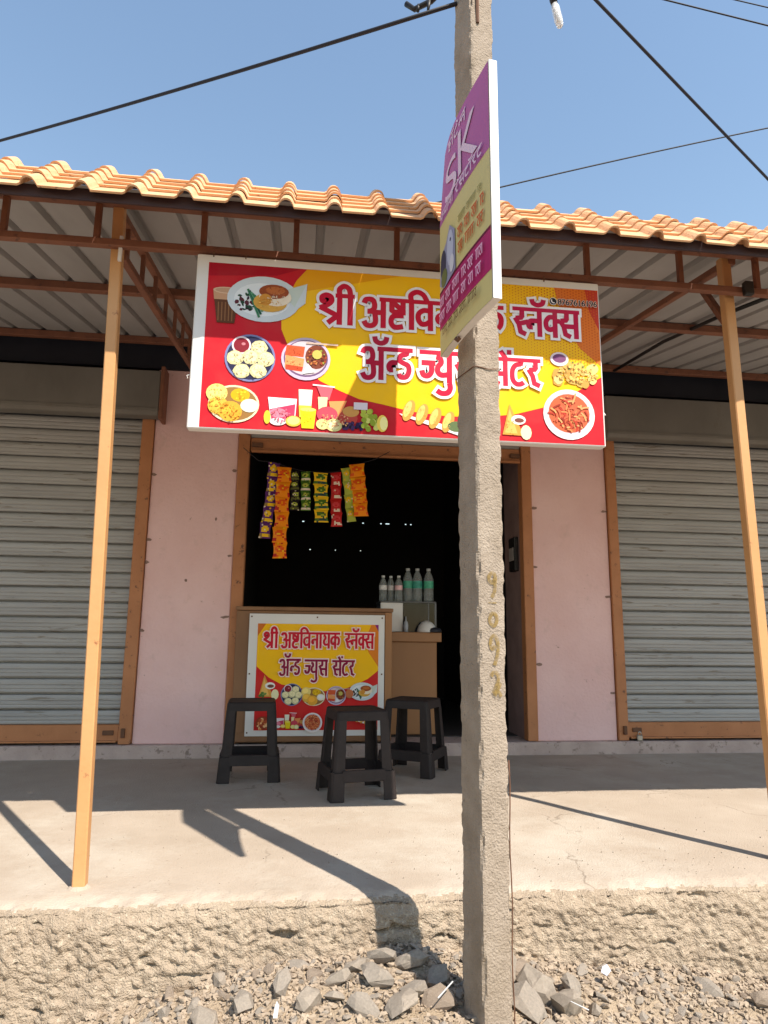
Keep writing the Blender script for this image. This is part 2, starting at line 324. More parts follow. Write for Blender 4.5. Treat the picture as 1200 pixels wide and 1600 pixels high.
# reveal on the far side and the dark room behind
MB().box(1.640, 1.716, WY+0.072, WY+0.45, 0.087, 2.26).build('reveal', MT['reveal'], bld)
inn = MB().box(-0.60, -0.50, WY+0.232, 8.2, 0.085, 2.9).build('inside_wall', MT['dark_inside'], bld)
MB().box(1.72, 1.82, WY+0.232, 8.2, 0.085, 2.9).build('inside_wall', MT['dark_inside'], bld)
MB().box(-9, -1.09, WY+0.12, WY+0.22, 0.086, 2.72).build('inside_wall', MT['dark_inside'], bld)  # dark sheet added behind the left shutter so slat gaps read as shade
MB().box(2.314, 12, WY+0.12, WY+0.22, 0.086, 2.72).build('inside_wall', MT['dark_inside'], bld)  # same added dark sheet behind the right shutter
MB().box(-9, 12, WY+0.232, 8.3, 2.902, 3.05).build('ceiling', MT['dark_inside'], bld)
MB().box(-0.49, 1.71, WY+0.235, 8.1, 0.086, 0.092).build('inside_floor', material('dark_floor', (0.05,0.043,0.04), 0.8), bld)  # floor colour also darkened to stand in for the room's shade
bw = MB(); HZ = 2.150
bw.box(-9, 12, 8.1, 8.125, -0.3, 1.812); bw.box(-9, 12, 8.1, 8.125, 2.165, 2.9)
gaps = [(-0.66,-0.647),(-0.012,0.012),(0.715,0.735),(0.935,0.955),(1.0,1.05),(1.24,1.26),(1.305,1.325)]
x = -9
for a, b in gaps: bw.box(x, a, 8.1, 8.125, HZ, 2.165); x = b
bw.box(x, 12, 8.1, 8.125, HZ, 2.165)
bw.box(-9, 12, 8.1, 8.125, 1.824, HZ)
x = -9
for a, b in [(0.085,0.10),(0.39,0.40),(0.695,0.705)]: bw.box(x, a, 8.1, 8.125, 1.812, 1.824); x = b
bw.box(x, 12, 8.1, 8.125, 1.812, 1.824)
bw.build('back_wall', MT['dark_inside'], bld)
for x_, z_, w_ in ((-1.07,1.93,0.05),(-1.075,1.46,0.045),(-1.08,1.30,0.06),(-1.075,0.83,0.05),(-0.505,1.98,0.04),(-0.51,1.36,0.05),(-0.52,0.93,0.07),(1.735,1.78,0.05),(1.73,1.33,0.055),(1.74,0.62,0.05),(2.295,1.77,0.06),(2.29,1.12,0.065),(2.29,0.42,0.05),(-0.80,1.18,0.022),(-0.62,1.62,0.02)):
    m_ = MB(); n_ = 9; pts_ = [(x_+w_*0.5*math.cos(6.283*i/n_)*random.uniform(0.6,1.1), z_+0.011*math.sin(6.283*i/n_)*random.uniform(0.5,1.3)) for i in range(n_)]
    m_.add([(a, WY-0.003, b) for a, b in pts_]+[(a, WY+0.003, b) for a, b in pts_], [tuple(range(n_))]+[(i, (i+1) % n_, n_+(i+1) % n_, n_+i) for i in range(n_)])
    m_.build('cement_patch', MT['patch'], bld)
# switch box inside the reveal
sw = MB().box(1.606, 1.638, WY+0.10, WY+0.24, 1.31, 1.57).build('switch_box', MT['black_metal'], bld, 0.004)
MB().box(1.600, 1.6055, WY+0.12, WY+0.22, 1.39, 1.49).build('switch_plate', material('switch_plate', (0.3,0.27,0.26), 0.5), sw)

# ------------------------------------------------------------------ rolling shutters
def slat_mesh(x0, x1, pitch):
    prof = [(0.002,-0.003),(-0.010,-0.002),(-0.0155,0.003),(-0.0165,0.012),(-0.0140,pitch*0.22),(-0.0185,pitch*0.28),(-0.0185,pitch*0.42),(-0.0145,pitch*0.47),(-0.0185,pitch*0.53),(-0.0185,pitch*0.66),(-0.0160,pitch-0.024),(-0.0125,pitch-0.0165),(0.004,pitch-0.015),(0.018,pitch-0.010),(0.020,pitch+0.008)]
    me = bpy.data.meshes.new('slat'); k = len(prof)
    v = [(x, y, z) for x in (x0, x1) for y, z in prof]
    f = [(i, i+1, k+i+1, k+i) for i in range(k-1)]
    me.from_pydata(v, [], f); me.materials.append(MT['slat']); me.update(); return me
def shutter(x0, x1, label, rail_l, rail_r, hood_x0, hood_x1, zb=0.215, n=21, pitch=0.1015, group='closed rolling shutters'):
    cx = (x0+x1)/2
    t = root('rolling_shutter', (cx, WY+0.03, 0.085), label, 'shutter', group)
    me = slat_mesh(x0-cx, x1-cx, pitch)
    for i in range(n):
        o = bpy.data.objects.new('slat', me); COL.objects.link(o); o.parent = t
        o.location = (0, random.uniform(-0.0015,0.0015), zb+pitch*i-0.085); o.rotation_euler = (random.uniform(-0.02,0.02), 0, 0)
    b = MB().box(x0, x1, WY-0.006, WY+0.028, 0.100, zb-0.003).build('bottom_bar', MT['frame_paint'], t, 0.005)
    MB().box(x0+0.01, x1-0.01, WY-0.028, WY-0.0065, 0.100, 0.112).build('flange', MT['frame_paint'], b, 0.002)
    for rx in (rail_l, rail_r):
        if rx: MB().box(rx[0], rx[1], WY-0.022, WY+0.05, 0.087, 2.335).build('guide_rail', MT['frame_paint'], t, 0.004)
    h = MB(); h.add([(x, y, z) for x in (hood_x0, hood_x1) for y, z in ((WY-0.135,2.66),(WY-0.15,2.36),(WY-0.13,2.325),(WY-0.03,2.325),(WY-0.014,2.66))],
          [(0,5,6,1),(1,6,7,2),(2,7,8,3),(3,8,9,4),(4,9,5,0),(0,1,2,3,4),(9,8,7,6,5)])
    ho = h.build('hood', MT['hood'], t, 0.006)
    MB().box(hood_x0+0.002, hood_x1-0.002, WY-0.156, WY-0.1505, 2.352, 2.372).build('hood_lip', MT['hood'], ho)
    return t
s1 = shutter(-3.4, -1.172, 'closed grey rolling shutter left of the open shop behind the left canopy post', None, (-1.172,-1.088), -3.6, -1.04)
MB().box(-1.039, -1.012, WY-0.15, WY-0.002, 2.30, 2.69).build('hood_bracket', MT['truss_paint'], s1, 0.004)
s2 = shutter(2.394, 4.7, 'closed grey rolling shutter right of the open shop with a padlock at its foot', (2.316,2.392), None, 2.285, 4.9)
for s, xx, sgn in ((s1, -1.24, -1), (s2, 2.46, 1)):
    MB().box(xx-0.035, xx+0.035, WY-0.016, WY-0.0065, 0.145, 0.175).box(xx-sgn*0.10-0.012, xx-sgn*0.10+0.012, WY-0.04, WY-0.023, 0.13, 0.19).build('hasp', MT['rust'], s, 0.002)
s3 = root('rolled_up_shutter', (0.6, WY, 2.0), 'rolled up shutter with orange bottom bar above the open shop doorway', 'shutter')
bb = MB().box(-0.40, 1.634, WY-0.004, WY+0.03, 2.135, 2.235).build('bottom_bar', MT['frame_paint'], s3, 0.006)
MB().box(-0.39, 1.625, WY-0.035, WY-0.0045, 2.118, 2.134).build('flange', MT['frame_paint'], bb, 0.002)
MB().box(-0.39, -0.31, WY-0.03, WY-0.0045, 2.16, 2.19).box(1.55, 1.625, WY-0.03, WY-0.0045, 2.16, 2.19).build('hasp', MT['rust'], s3, 0.002)
MB().box(-0.40, 1.634, WY+0.002, WY+0.03, 2.237, 2.262).build('slat', MT['slat'], s3, 0.003)
lk = root('padlock', (2.463, 4.83, 0.087), 'small steel padlock hanging at the foot of the right shutter', 'padlock')
MB().box(2.442, 2.484, 4.822, 4.84, 0.087, 0.128).build('body', MT['steel'], lk, 0.005)
MB().tube([(2.463-0.014*math.cos(t), 4.831, 0.128+0.022*math.sin(t)) for t in [math.pi*i/8 for i in range(9)]], 0.0035, 6).build('shackle', MT['steel'], lk, smooth=True)

# ------------------------------------------------------------------ canopy
TY = 2.452
def sheet_z(y): return 2.478 + (y-2.45)*0.192
cn = root('canopy', (0.55, TY, 0), 'shop front canopy of grey sheets on an orange steel frame edged with orange tiles', 'canopy')
MB().bar((-0.682, 2.48, -0.01), (-0.745, 2.48, 2.446), 0.041).build('post', MT['post_paint'], cn, 0.004)
MB().bar((1.829, 2.532, -0.01), (1.775, 2.50, 2.446), 0.043).build('post', MT['post_paint'], cn, 0.004)
for cx_, cy_ in ((-0.682, 2.48), (1.829, 2.532)):
    m_ = MB(); n_ = 14; ra = [0.036*random.uniform(0.85,1.35) for _ in range(n_)]
    m_.add([(cx_+ra[i]*math.cos(6.283*i/n_), cy_+ra[i]*math.sin(6.283*i/n_), -0.003) for i in range(n_)]+[(cx_+0.027*math.cos(6.283*i/n_), cy_+0.027*math.sin(6.283*i/n_), 0.010) for i in range(n_)], [(i, (i+1) % n_, n_+(i+1) % n_, n_+i) for i in range(n_)]+[tuple(range(n_, 2*n_))])
    m_.build('cement_collar', MT['concrete'], cn, smooth=True)
MB().bar((-4, TY, 2.444), (5, TY, 2.444), 0.034).build('top_chord', MT['truss_paint'], cn, 0.003)
MB().bar((-4, TY-0.003, 2.2665), (5, TY-0.003, 2.2665), 0.030).build('bottom_chord', MT['truss_paint'], cn, 0.003)
for x in (-1.55,-1.146,-0.812,-0.417,-0.063,0.336,0.74,1.131,1.541,1.888,2.3):
    MB().bar((x, TY, 2.282), (x, TY, 2.427), 0.022).build('strut', MT['truss_paint'], cn, 0.002)
for y in (3.60, 4.76):
    MB().bar((-4, y, sheet_z(y)-0.027), (5, y, sheet_z(y)-0.027), 0.045).build('purlin', MT['truss_paint'], cn, 0.003)
for x, low in ((-0.748, True), (1.80, True)):
    dx = -0.045 if x < 0 else 0.10
    rf = MB().bar((x, 2.475, sheet_z(2.475)-0.058), (x+dx, 4.70, sheet_z(4.70)-0.068), 0.034, 0.032).build('rafter', MT['truss_paint'], cn, 0.003)
    if x < 0:
        MB().bar((x+0.012, 2.53, 2.265), (x+dx+0.01, 4.55, 2.60), 0.03).build('lower_chord', MT['truss_paint'], rf, 0.003)
        for k in range(7):
            y = 2.62+k*0.28; xx = x+0.006+dx*(y-2.475)/2.2
            MB().bar((xx, y, 2.265+0.166*(y-2.53)+0.013), (xx, y, sheet_z(y)-0.062-0.018), 0.018).build('web_strut', MT['truss_paint'], rf)
    else:
        MB().bar((x, 2.555, 2.18), (x+0.004, 2.72, 2.44), 0.028).build('brace', MT['truss_paint'], rf, 0.003)
MB().bar((-0.720, 2.45, 2.30), (-0.722, 2.452, 2.20), 0.012).build('welded_rod', MT['white'], cn)
cond = MB().tube([(2.30, 2.75, sheet_z(2.75)-0.05), (2.29, 3.3, sheet_z(3.3)-0.035), (2.3, 3.9, sheet_z(3.9)-0.03), (2.35, 4.7, sheet_z(4.7)-0.06)], 0.012, 8).build('conduit', MT['black_metal'], cn, smooth=True)
MB().box(1.80, 1.84, 2.405, 2.432, 2.235, 2.295).build('junction_box', MT['black_metal'], cn, 0.004)
# roof sheets, ribs up
P = 0.19
def sheet(x0, ribs, lift):
    prof = []
    for i in range(ribs):
        b = x0+i*P; prof += [(b,0),(b+0.142,0),(b+0.150,0.030),(b+0.174,0.030),(b+0.184,0)]
    prof.append((x0+ribs*P+0.05, 0))
    ys_ = [2.40, 2.9, 3.6, 4.2, 4.855]; k = len(prof); m = MB()
    m.v = [(x, y, sheet_z(y)+h+lift) for y in ys_ for x, h in prof]
    m.f = [(j*k+i, j*k+i+1, (j+1)*k+i+1, (j+1)*k+i) for j in range(len(ys_)-1) for i in range(k-1)]
    return m.build('roof_sheet', MT['sheet'], cn, recalc=False)
for i in range(8): sheet(-3.93+i*P*6, 6, 0.003 if i % 2 else 0.0)
# tiles: five short courses on a steep strip in front of the truss
ANG = math.radians(45); SU = Vector((0, math.cos(ANG), math.sin(ANG))); SN = Vector((0, -math.sin(ANG), math.cos(ANG)))
TP = 0.171
def tile_mesh(length, th=0.008):
    prof = [(0.0,0.0),(0.03,0.0),(0.07,0.0),(0.105,0.0),(0.114,0.004),(0.121,0.016),(0.128,0.024),(0.137,0.028),(0.147,0.028),(0.156,0.024),(0.163,0.015),(0.168,0.004),(0.171,0.0)]
    k = len(prof); v = []
    for vv, lift in ((0.0, 0.0115), (length+0.012, 0.001)):
        for t in (0, -th if vv == 0 else -0.001):
            for x, hh in prof: v.append(Vector((x, 0, 0)) + SU*vv + SN*(hh+lift+t))
    f = []
    for i in range(k-1):
        f += [(i, i+1, 2*k+i+1, 2*k+i), (k+i+1, k+i, 3*k+i, 3*k+i+1), (i+1, i, k+i, k+i+1)]
    f += [(0, 2*k, 3*k, k), (k-1, 2*k-1, 4*k-1, 3*k-1)]
    me = bpy.data.meshes.new('roof_tile'); me.from_pydata([tuple(q) for q in v], [], f); me.materials.append(MT['tile'])
    for p in me.polygons: p.use_smooth = False
    me.update(); return me
first = tile_mesh(0.105, 0.007); other = tile_mesh(0.068)
base = Vector((0, 2.164, 2.278))
for col_ in range(-3, 31):
    for c in range(5):
        o = bpy.data.objects.new('roof_tile', first if c == 0 else other); COL.objects.link(o); o.parent = cn
        s_ = 0 if c == 0 else 0.105+0.068*(c-1)
        o.location = Vector((-0.957-0.1345+TP*col_+random.uniform(-0.002,0.002), 0, 0)) + base + SU*s_ + SN*random.uniform(0,0.0015) - LOC[cn.name]
        o.rotation_euler = (random.uniform(-0.02,0.02), random.uniform(-0.008,0.008), random.uniform(-0.012,0.012))
MB().box(-4, 5, 2.186, 2.194, 2.266, 2.309).build('fascia', MT['fascia'], cn)
MB().bar((-4, 2.43, 2.515), (5, 2.43, 2.515), 0.03).build('tile_batten', MT['truss_paint'], cn)

# ------------------------------------------------------------------ flat print helpers
class Print:
    """flat printed shapes; every shape lies a hair above the last one"""
    def __init__(s, eps=0.00025): s.v = []; s.f = []; s.c = []; s.k = 0; s.eps = eps
    def poly(s, pts, col):
        s.k += 1; n = len(s.v)
        tris = tessellate_polygon([[Vector((x, y, 0)) for x, y in pts]])
        s.v += [(x, y, s.k*s.eps) for x, y in pts]
        s.f += [tuple(n+i for i in t) for t in tris]; s.c += [col]*len(tris); return s
    def ell(s, cx, cy, rx, ry, col, n=22, rot=0, jit=0):
        ca, sa = math.cos(rot), math.sin(rot); pts = []
        for i in range(n):
            t = 2*math.pi*i/n; j = 1+random.uniform(-jit, jit); x = rx*math.cos(t)*j; y = ry*math.sin(t)*j
            pts.append((cx+x*ca-y*sa, cy+x*sa+y*ca))
        return s.poly(pts, col)
    def rect(s, x0, y0, x1, y1, col): return s.poly([(x0,y0),(x1,y0),(x1,y1),(x0,y1)], col)
    def ribbon(s, pts, w, col, ext=0.0):
        pts = [Vector(p).to_2d() if len(p) == 3 else Vector(p) for p in pts]
        if ext:
            pts = list(pts); pts[0] = pts[0]+(pts[0]-pts[1]).normalized()*ext; pts[-1] = pts[-1]+(pts[-1]-pts[-2]).normalized()*ext
        s.k += 1; n = len(s.v); L = []; m = len(pts)
        for i, p in enumerate(pts):
            d0 = (p-pts[i-1]).normalized() if i else (pts[1]-p).normalized()
            d1 = (pts[i+1]-p).normalized() if i < m-1 else d0
            t = d0+d1; t = t.normalized() if t.length > 0.2 else d1
            nn = Vector((-t.y, t.x)); c = max(0.55, nn.dot(Vector((-d1.y, d1.x)))); L.append((p+nn*w/2/c, p-nn*w/2/c))
        for a, b in L: s.v += [(a.x, a.y, s.k*s.eps), (b.x, b.y, s.k*s.eps)]
        for i in range(m-1): s.f.append((n+2*i+1, n+2*i+3, n+2*i+2, n+2*i)); s.c.append(col)
        return s
    def rows(s, verts, faces, col):
        s.k += 1; n = len(s.v); s.v += [(x, y, s.k*s.eps) for x, y in verts]; s.f += [tuple(n+i for i in f) for f in faces]; s.c += [col]*len(faces); return s
    def speck(s, cx, cy, rx, ry, n, r0, r1, cols):
        for _ in range(n):
            a = random.uniform(0, 6.28); q = math.sqrt(random.random())
            s.ell(cx+rx*q*math.cos(a), cy+ry*q*math.sin(a), random.uniform(r0, r1), random.uniform(r0, r1)*0.8, random.choice(cols), 7, random.uniform(0,3), 0.2)
        return s
    def build(s, name, frame, parent, mat=None):
        o_, ux, uy, un = frame; off = off_of(parent)
        me = bpy.data.meshes.new(name)
        me.from_pydata([tuple(o_ + ux*x + uy*y + un*z - off) for x, y, z in s.v], [], s.f)
        at = me.color_attributes.new('Col', 'FLOAT_COLOR', 'CORNER')
        for p, c in zip(me.polygons, s.c):
            for li in p.loop_indices: at.data[li].color = (*c, 1)
        me.update(); return link_mesh(name, me, mat or MT['print'], parent)
def text_geo(body):
    cu = bpy.data.curves.new('txt', 'FONT'); cu.body = body; cu.size = 1; ob = bpy.data.objects.new('txt', cu); COL.objects.link(ob)
    dg = bpy.context.evaluated_depsgraph_get(); me = bpy.data.meshes.new_from_object(ob.evaluated_get(dg))
    V = [(v.co.x, v.co.y) for v in me.vertices]; F = [tuple(p.vertices) for p in me.polygons]
    bpy.data.objects.remove(ob); bpy.data.curves.remove(cu); bpy.data.meshes.remove(me)
    return V, F
def put_text(pr, body, x0, x1, y0, y1, col, embolden=0.0):
    V, F = text_geo(body); ax = min(v[0] for v in V); bx = max(v[0] for v in V); ay = min(v[1] for v in V); by = max(v[1] for v in V)
    pr.rows([(x0+(x-ax)/(bx-ax)*(x1-x0), y0+(y-ay)/(by-ay)*(y1-y0)) for x, y in V], F, col)
# hand drawn Devanagari letters: strokes, advance, headline span
def sm(pts, n=4):
    q = [Vector(p) for p in pts]; out = []
    for i in range(len(q)-1):
        a, b, c, d = q[max(i-1,0)], q[i], q[i+1], q[min(i+2,len(q)-1)]
        for k in range(n):
            t = k/n; out.append(0.5*((2*b)+(c-a)*t+(2*a-5*b+4*c-d)*t*t+(3*b-a-3*c+d)*t**3))
    out.append(q[-1]); return out
D = lambda x: [(x,0.0),(x,0.94)]
RA = [[(0.30,0.94),(0.30,0.68),(0.27,0.63),(0.10,0.60)], [(0.08,0.62),(0.20,0.40),(0.25,0.14),(0.42,0.06)]]
A3 = [sm([(0.06,0.78),(0.12,0.90),(0.30,0.91),(0.37,0.78),(0.36,0.62),(0.26,0.53),(0.16,0.52)]), sm([(0.22,0.53),(0.36,0.50),(0.40,0.36),(0.40,0.16),(0.30,0.06),(0.14,0.07),(0.06,0.20)]), [(0.36,0.50),(0.62,0.50)], D(0.64)]
CANDRA = lambda x: sm([(x-0.19,1.30),(x-0.15,1.16),(x,1.10),(x+0.15,1.16),(x+0.19,1.30)])
YA = [sm([(0.08,0.80),(0.20,0.76),(0.23,0.62),(0.14,0.50),(0.13,0.34),(0.24,0.24),(0.46,0.27)]), D(0.48)]
VA = [sm([(0.44,0.66),(0.24,0.66),(0.10,0.54),(0.09,0.36),(0.18,0.22),(0.32,0.22),(0.44,0.30)]), D(0.46)]
NA = [sm([(0.46,0.54),(0.20,0.54),(0.11,0.45),(0.13,0.33),(0.24,0.32)]), D(0.46)]
GL = {
 'shri': ([sm([(0.20,0.70),(0.10,0.74),(0.09,0.86),(0.20,0.93),(0.33,0.88),(0.35,0.74),(0.24,0.62),(0.03,0.50)]), [(0.03,0.54),(0.50,0.30)], [(0.54,0.30),(0.26,0.04)], D(0.58), D(0.88), sm([(0.58,0.95),(0.57,1.14),(0.70,1.25),(0.84,1.16),(0.88,0.94)])], 1.0, (0.46,1.0)),
 'a': (A3, 0.78, (0.52,0.78)), 'ae': (A3+[CANDRA(0.62)], 0.78, (0.52,0.78)),
 'shta': ([[(0.12,0.94),(0.12,0.60),(0.18,0.55),(0.46,0.55)], [(0.46,0.94),(0.46,0.46)], [(0.15,0.86),(0.42,0.64)], sm([(0.48,0.44),(0.20,0.42),(0.11,0.32),(0.11,0.16),(0.22,0.05),(0.46,0.09)])], 0.60, (0,0.60)),
 'i': ([D(0.12), sm([(0.12,0.94),(0.10,1.14),(0.28,1.26),(0.48,1.18),(0.60,0.96)])], 0.24, (0,0.24)),
 'va': (VA, 0.58, (0,0.58)), 'na': (NA, 0.58, (0,0.58)), 'nae': (NA+[CANDRA(0.42)], 0.58, (0,0.58)),
 'aa': ([D(0.14)], 0.27, (0,0.27)), 'ya': (YA, 0.60, (0,0.60)),
 'ka': ([D(0.36), sm([(0.36,0.70),(0.18,0.70),(0.07,0.54),(0.10,0.34),(0.22,0.28),(0.36,0.40)]), sm([(0.36,0.66),(0.52,0.70),(0.63,0.58),(0.62,0.36),(0.53,0.22)])], 0.72, (0,0.72)),
 's_': (RA+[[(0.22,0.42),(0.50,0.50)]], 0.40, (0,0.42)), 'sa': (RA+[[(0.20,0.42),(0.58,0.42)], D(0.60)], 0.72, (0,0.72)),
 'k_': ([D(0.38), sm([(0.38,0.70),(0.20,0.70),(0.09,0.54),(0.11,0.34),(0.22,0.27),(0.38,0.34)]), [(0.38,0.58),(0.54,0.58)]], 0.46, (0,0.46)),
 'n_': ([sm([(0.38,0.54),(0.20,0.54),(0.11,0.45),(0.13,0.33),(0.24,0.32)])], 0.32, (0,0.34)),
 'da': ([sm([(0.34,0.94),(0.34,0.82),(0.16,0.76),(0.12,0.62),(0.24,0.54),(0.38,0.48),(0.42,0.32),(0.34,0.14),(0.16,0.12),(0.10,0.22)])], 0.54, (0,0.54)),
 'j_': ([[(0.06,0.60),(0.48,0.60)], sm([(0.36,0.60),(0.36,0.34),(0.26,0.20),(0.12,0.22),(0.07,0.36)])], 0.42, (0,0.42)),
 'yu': (YA+[sm([(0.48,0.0),(0.50,-0.16),(0.42,-0.30),(0.24,-0.32),(0.10,-0.24)])], 0.62, (0,0.62)),
 'sen': (RA+[[(0.20,0.42),(0.58,0.42)], D(0.60), [(0.62,0.96),(0.46,1.22)], [(0.66,1.18),(0.80,1.18)]], 0.72, (0,0.72)),
 'ta': ([sm([(0.36,0.94),(0.36,0.80),(0.20,0.74),(0.10,0.56),(0.10,0.26),(0.20,0.10),(0.34,0.09),(0.44,0.16)])], 0.52, (0,0.52)),
 'ra': (RA, 0.50, (0,0.46)),
 'ha': ([sm([(0.30,0.94),(0.30,0.78),(0.14,0.72),(0.14,0.60),(0.34,0.56),(0.36,0.42),(0.16,0.36),(0.14,0.22),(0.34,0.06)])], 0.48, (0,0.48)),
 'la': ([sm([(0.10,0.30),(0.08,0.52),(0.20,0.60),(0.30,0.48),(0.28,0.34)]), sm([(0.30,0.50),(0.40,0.60),(0.52,0.58)]), D(0.54)], 0.64, (0,0.64)),
 'ma': ([[(0.12,0.94),(0.12,0.34),(0.08,0.28)], [(0.10,0.40),(0.44,0.40)], D(0.46)], 0.58, (0,0.58)),
 'pha': ([sm([(0.12,0.94),(0.10,0.56),(0.22,0.44),(0.38,0.50)]), D(0.40), sm([(0.40,0.62),(0.54,0.68),(0.64,0.56),(0.60,0.34)])], 0.72, (0,0.72)),
 'e': ([[(-0.04,0.96),(-0.20,1.22)]], 0.0, None), 'o': ([D(0.14), CANDRA(0.14)], 0.27, (0,0.27)), 'ii': ([D(0.14), sm([(-0.12,0.96),(-0.12,1.14),(0.02,1.24),(0.14,1.12),(0.14,0.94)])], 0.27, (0,0.27)),
}
def word_width(glyphs): return sum(GL[g][1] for g in glyphs)
def word(pr, glyphs, x0, y0, hgt, col, outline=None, ow=0.10, w=0.155, width=None):
    sx = hgt if width is None else width/word_width(glyphs)
    passes = ([(outline, w+2*ow, ow)] if outline else []) + [(col, w, 0.0)]
    for c, ww, ext in passes:
        x = x0; spans = []
        for gname in glyphs:
            st, adv, hd = GL[gname]
            for s_ in st: pr.ribbon([(x+p[0]*sx, y0+p[1]*hgt) for p in s_], ww*min(sx, hgt), c, ext*hgt)
            if hd: spans.append((x+hd[0]*sx, x+hd[1]*sx))
            x += adv*sx
        spans.sort(); merged = []
        for a, b in spans:
            if merged and a <= merged[-1][1]+0.16*sx: merged[-1][1] = max(b, merged[-1][1])
            else: merged.append([a, b])
        for a, b in merged: pr.ribbon([(a, y0+0.93*hgt), (b, y0+0.93*hgt)], (0.135+(ww-w))*hgt, c, ext*hgt)
    return pr
L1 = [['shri'], ['a','shta','i','va','na','aa','ya','ka'], ['s_','nae','k_','sa']]
L2 = [['ae','n_','da'], ['j_','yu','sa'], ['sen','ta','ra']]
RED = srgb(196,32,44); YEL = srgb(248,190,24); CRIM = srgb(198,22,50); PLUM = srgb(140,18,62); WHT = srgb(238,232,232)
CREAM = srgb(240,226,178)

# printed food pictures (drawn in metres round their centre)
def f_plate_momo(pr, cx, cy, r):
    pr.ell(cx, cy, r, r, srgb(120,125,170), 28); pr.ell(cx, cy, r*0.92, r*0.92, srgb(42,42,74), 28)
    pr.ell(cx-0.36*r, cy+0.52*r, 0.38*r, 0.38*r, srgb(225,205,210)); pr.ell(cx-0.36*r, cy+0.52*r, 0.31*r, 0.31*r, srgb(130,28,45)); pr.ell(cx-0.28*r, cy+0.58*r, 0.08*r, 0.06*r, srgb(190,120,130))
    for a, b in ((0.34,0.46),(-0.58,-0.02),(0.02,0.04),(0.62,-0.02),(-0.3,-0.58),(0.34,-0.54)):
        pr.ell(cx+a*r, cy+b*r, 0.34*r, 0.31*r, srgb(205,196,150), 12, 0, 0.06); pr.ell(cx+a*r+0.02*r, cy+b*r+0.03*r, 0.27*r, 0.24*r, CREAM, 10, 0, 0.1)
        for k in range(5):
            t = k*1.256+a; pr.ribbon([(cx+a*r, cy+b*r+0.04*r), (cx+a*r+0.22*r*math.cos(t), cy+b*r+0.2*r*math.sin(t))], 0.03*r, srgb(214,200,150))
def f_thali(pr, cx, cy, r):
    pr.ell(cx, cy, r, 0.92*r, srgb(196,180,205), 28); pr.ell(cx, cy+0.02*r, 0.9*r, 0.8*r, srgb(110,84,120), 28); pr.ell(cx, cy+0.04*r, 0.84*r, 0.74*r, srgb(206,188,196), 28)
    pr.rows([(cx-0.85*r,cy+0.1*r),(cx-0.1*r,cy+0.06*r),(cx-0.05*r,cy+0.52*r),(cx-0.8*r,cy+0.56*r)], [(0,1,2,3)], srgb(206,84,46))
    pr.rows([(cx-0.85*r,cy-0.42*r),(cx-0.12*r,cy-0.5*r),(cx-0.06*r,cy+0.0*r),(cx-0.82*r,cy+0.12*r)], [(0,1,2,3)], srgb(228,150,92))
    pr.rows([(cx-0.82*r,cy-0.5*r),(cx-0.15*r,cy-0.56*r),(cx-0.1*r,cy-0.36*r),(cx-0.8*r,cy-0.28*r)], [(0,1,2,3)], srgb(200,70,40))
    pr.ell(cx+0.42*r, cy+0.1*r, 0.45*r, 0.52*r, srgb(120,58,40), 16); pr.speck(cx+0.42*r, cy+0.1*r, 0.4*r, 0.46*r, 40, 0.03*r, 0.08*r, [srgb(160,70,40),srgb(190,120,60),srgb(90,40,30),srgb(150,150,60)])
    pr.ell(cx+0.45*r, cy+0.2*r, 0.2*r, 0.2*r, srgb(190,180,90), 12); pr.poly([(cx-0.1*r,cy-0.66*r),(cx+0.4*r,cy-0.56*r),(cx+0.08*r,cy-0.2*r)], srgb(226,226,230))
    pr.ribbon([(cx+0.0*r,cy+0.68*r),(cx+1.3*r,cy+0.66*r)], 0.07*r, srgb(190,165,150))
def f_poori(pr, cx, cy, r):
    pr.ell(cx+0.06*r, cy, 1.0*r, 0.78*r, srgb(226,214,180), 28); pr.ell(cx+0.06*r, cy, 0.92*r, 0.7*r, srgb(150,110,60), 28)
    pr.ell(cx+0.3*r, cy+0.38*r, 0.38*r, 0.28*r, srgb(214,168,20), 14); pr.speck(cx+0.3*r, cy+0.38*r, 0.3*r, 0.2*r, 14, 0.03*r, 0.07*r, [srgb(240,200,40),srgb(190,140,10)])
    for a, b, q, c in ((-0.62,0.42,0.42,srgb(232,205,120)),(-0.55,-0.1,0.4,srgb(226,176,70)),(-0.06,-0.32,0.46,srgb(230,165,56))):
        pr.ell(cx+a*r, cy+b*r, q*r, q*r*0.92, c, 18); pr.ell(cx+a*r-0.06*r, cy+b*r+0.08*r, q*r*0.6, q*r*0.5, tuple(min(1,k*1.2) for k in c), 14)
    pr.ell(cx+0.68*r, cy-0.05*r, 0.36*r, 0.28*r, srgb(236,226,200), 16); pr.ell(cx+0.66*r, cy, 0.24*r, 0.17*r, WHT, 14)
def f_chai(pr, x0, x1, y0, y1):
    w = x1-x0; pr.poly([(x0,y1),(x1,y1),(x1-0.14*w,y0),(x0+0.2*w,y0)], srgb(96,58,36))
    pr.poly([(x0,y1),(x1,y1),(x1-0.03*w,y1-0.30*(y1-y0)),(x0+0.05*w,y1-0.30*(y1-y0))], srgb(196,150,116))
    pr.ell((x0+x1)/2, y1-0.02*w, w*0.5, w*0.14, srgb(214,178,148), 18); pr.ell((x0+x1)/2, y1-0.02*w, w*0.42, w*0.10, srgb(190,150,120), 18)
    for k in range(5):
        t = 0.24+k*0.13; pr.ribbon([(x0+t*w, y0+0.08*w), (x0+(t*1.02-0.02)*w, y0+0.62*(y1-y0))], 0.04*w, srgb(140,96,62))
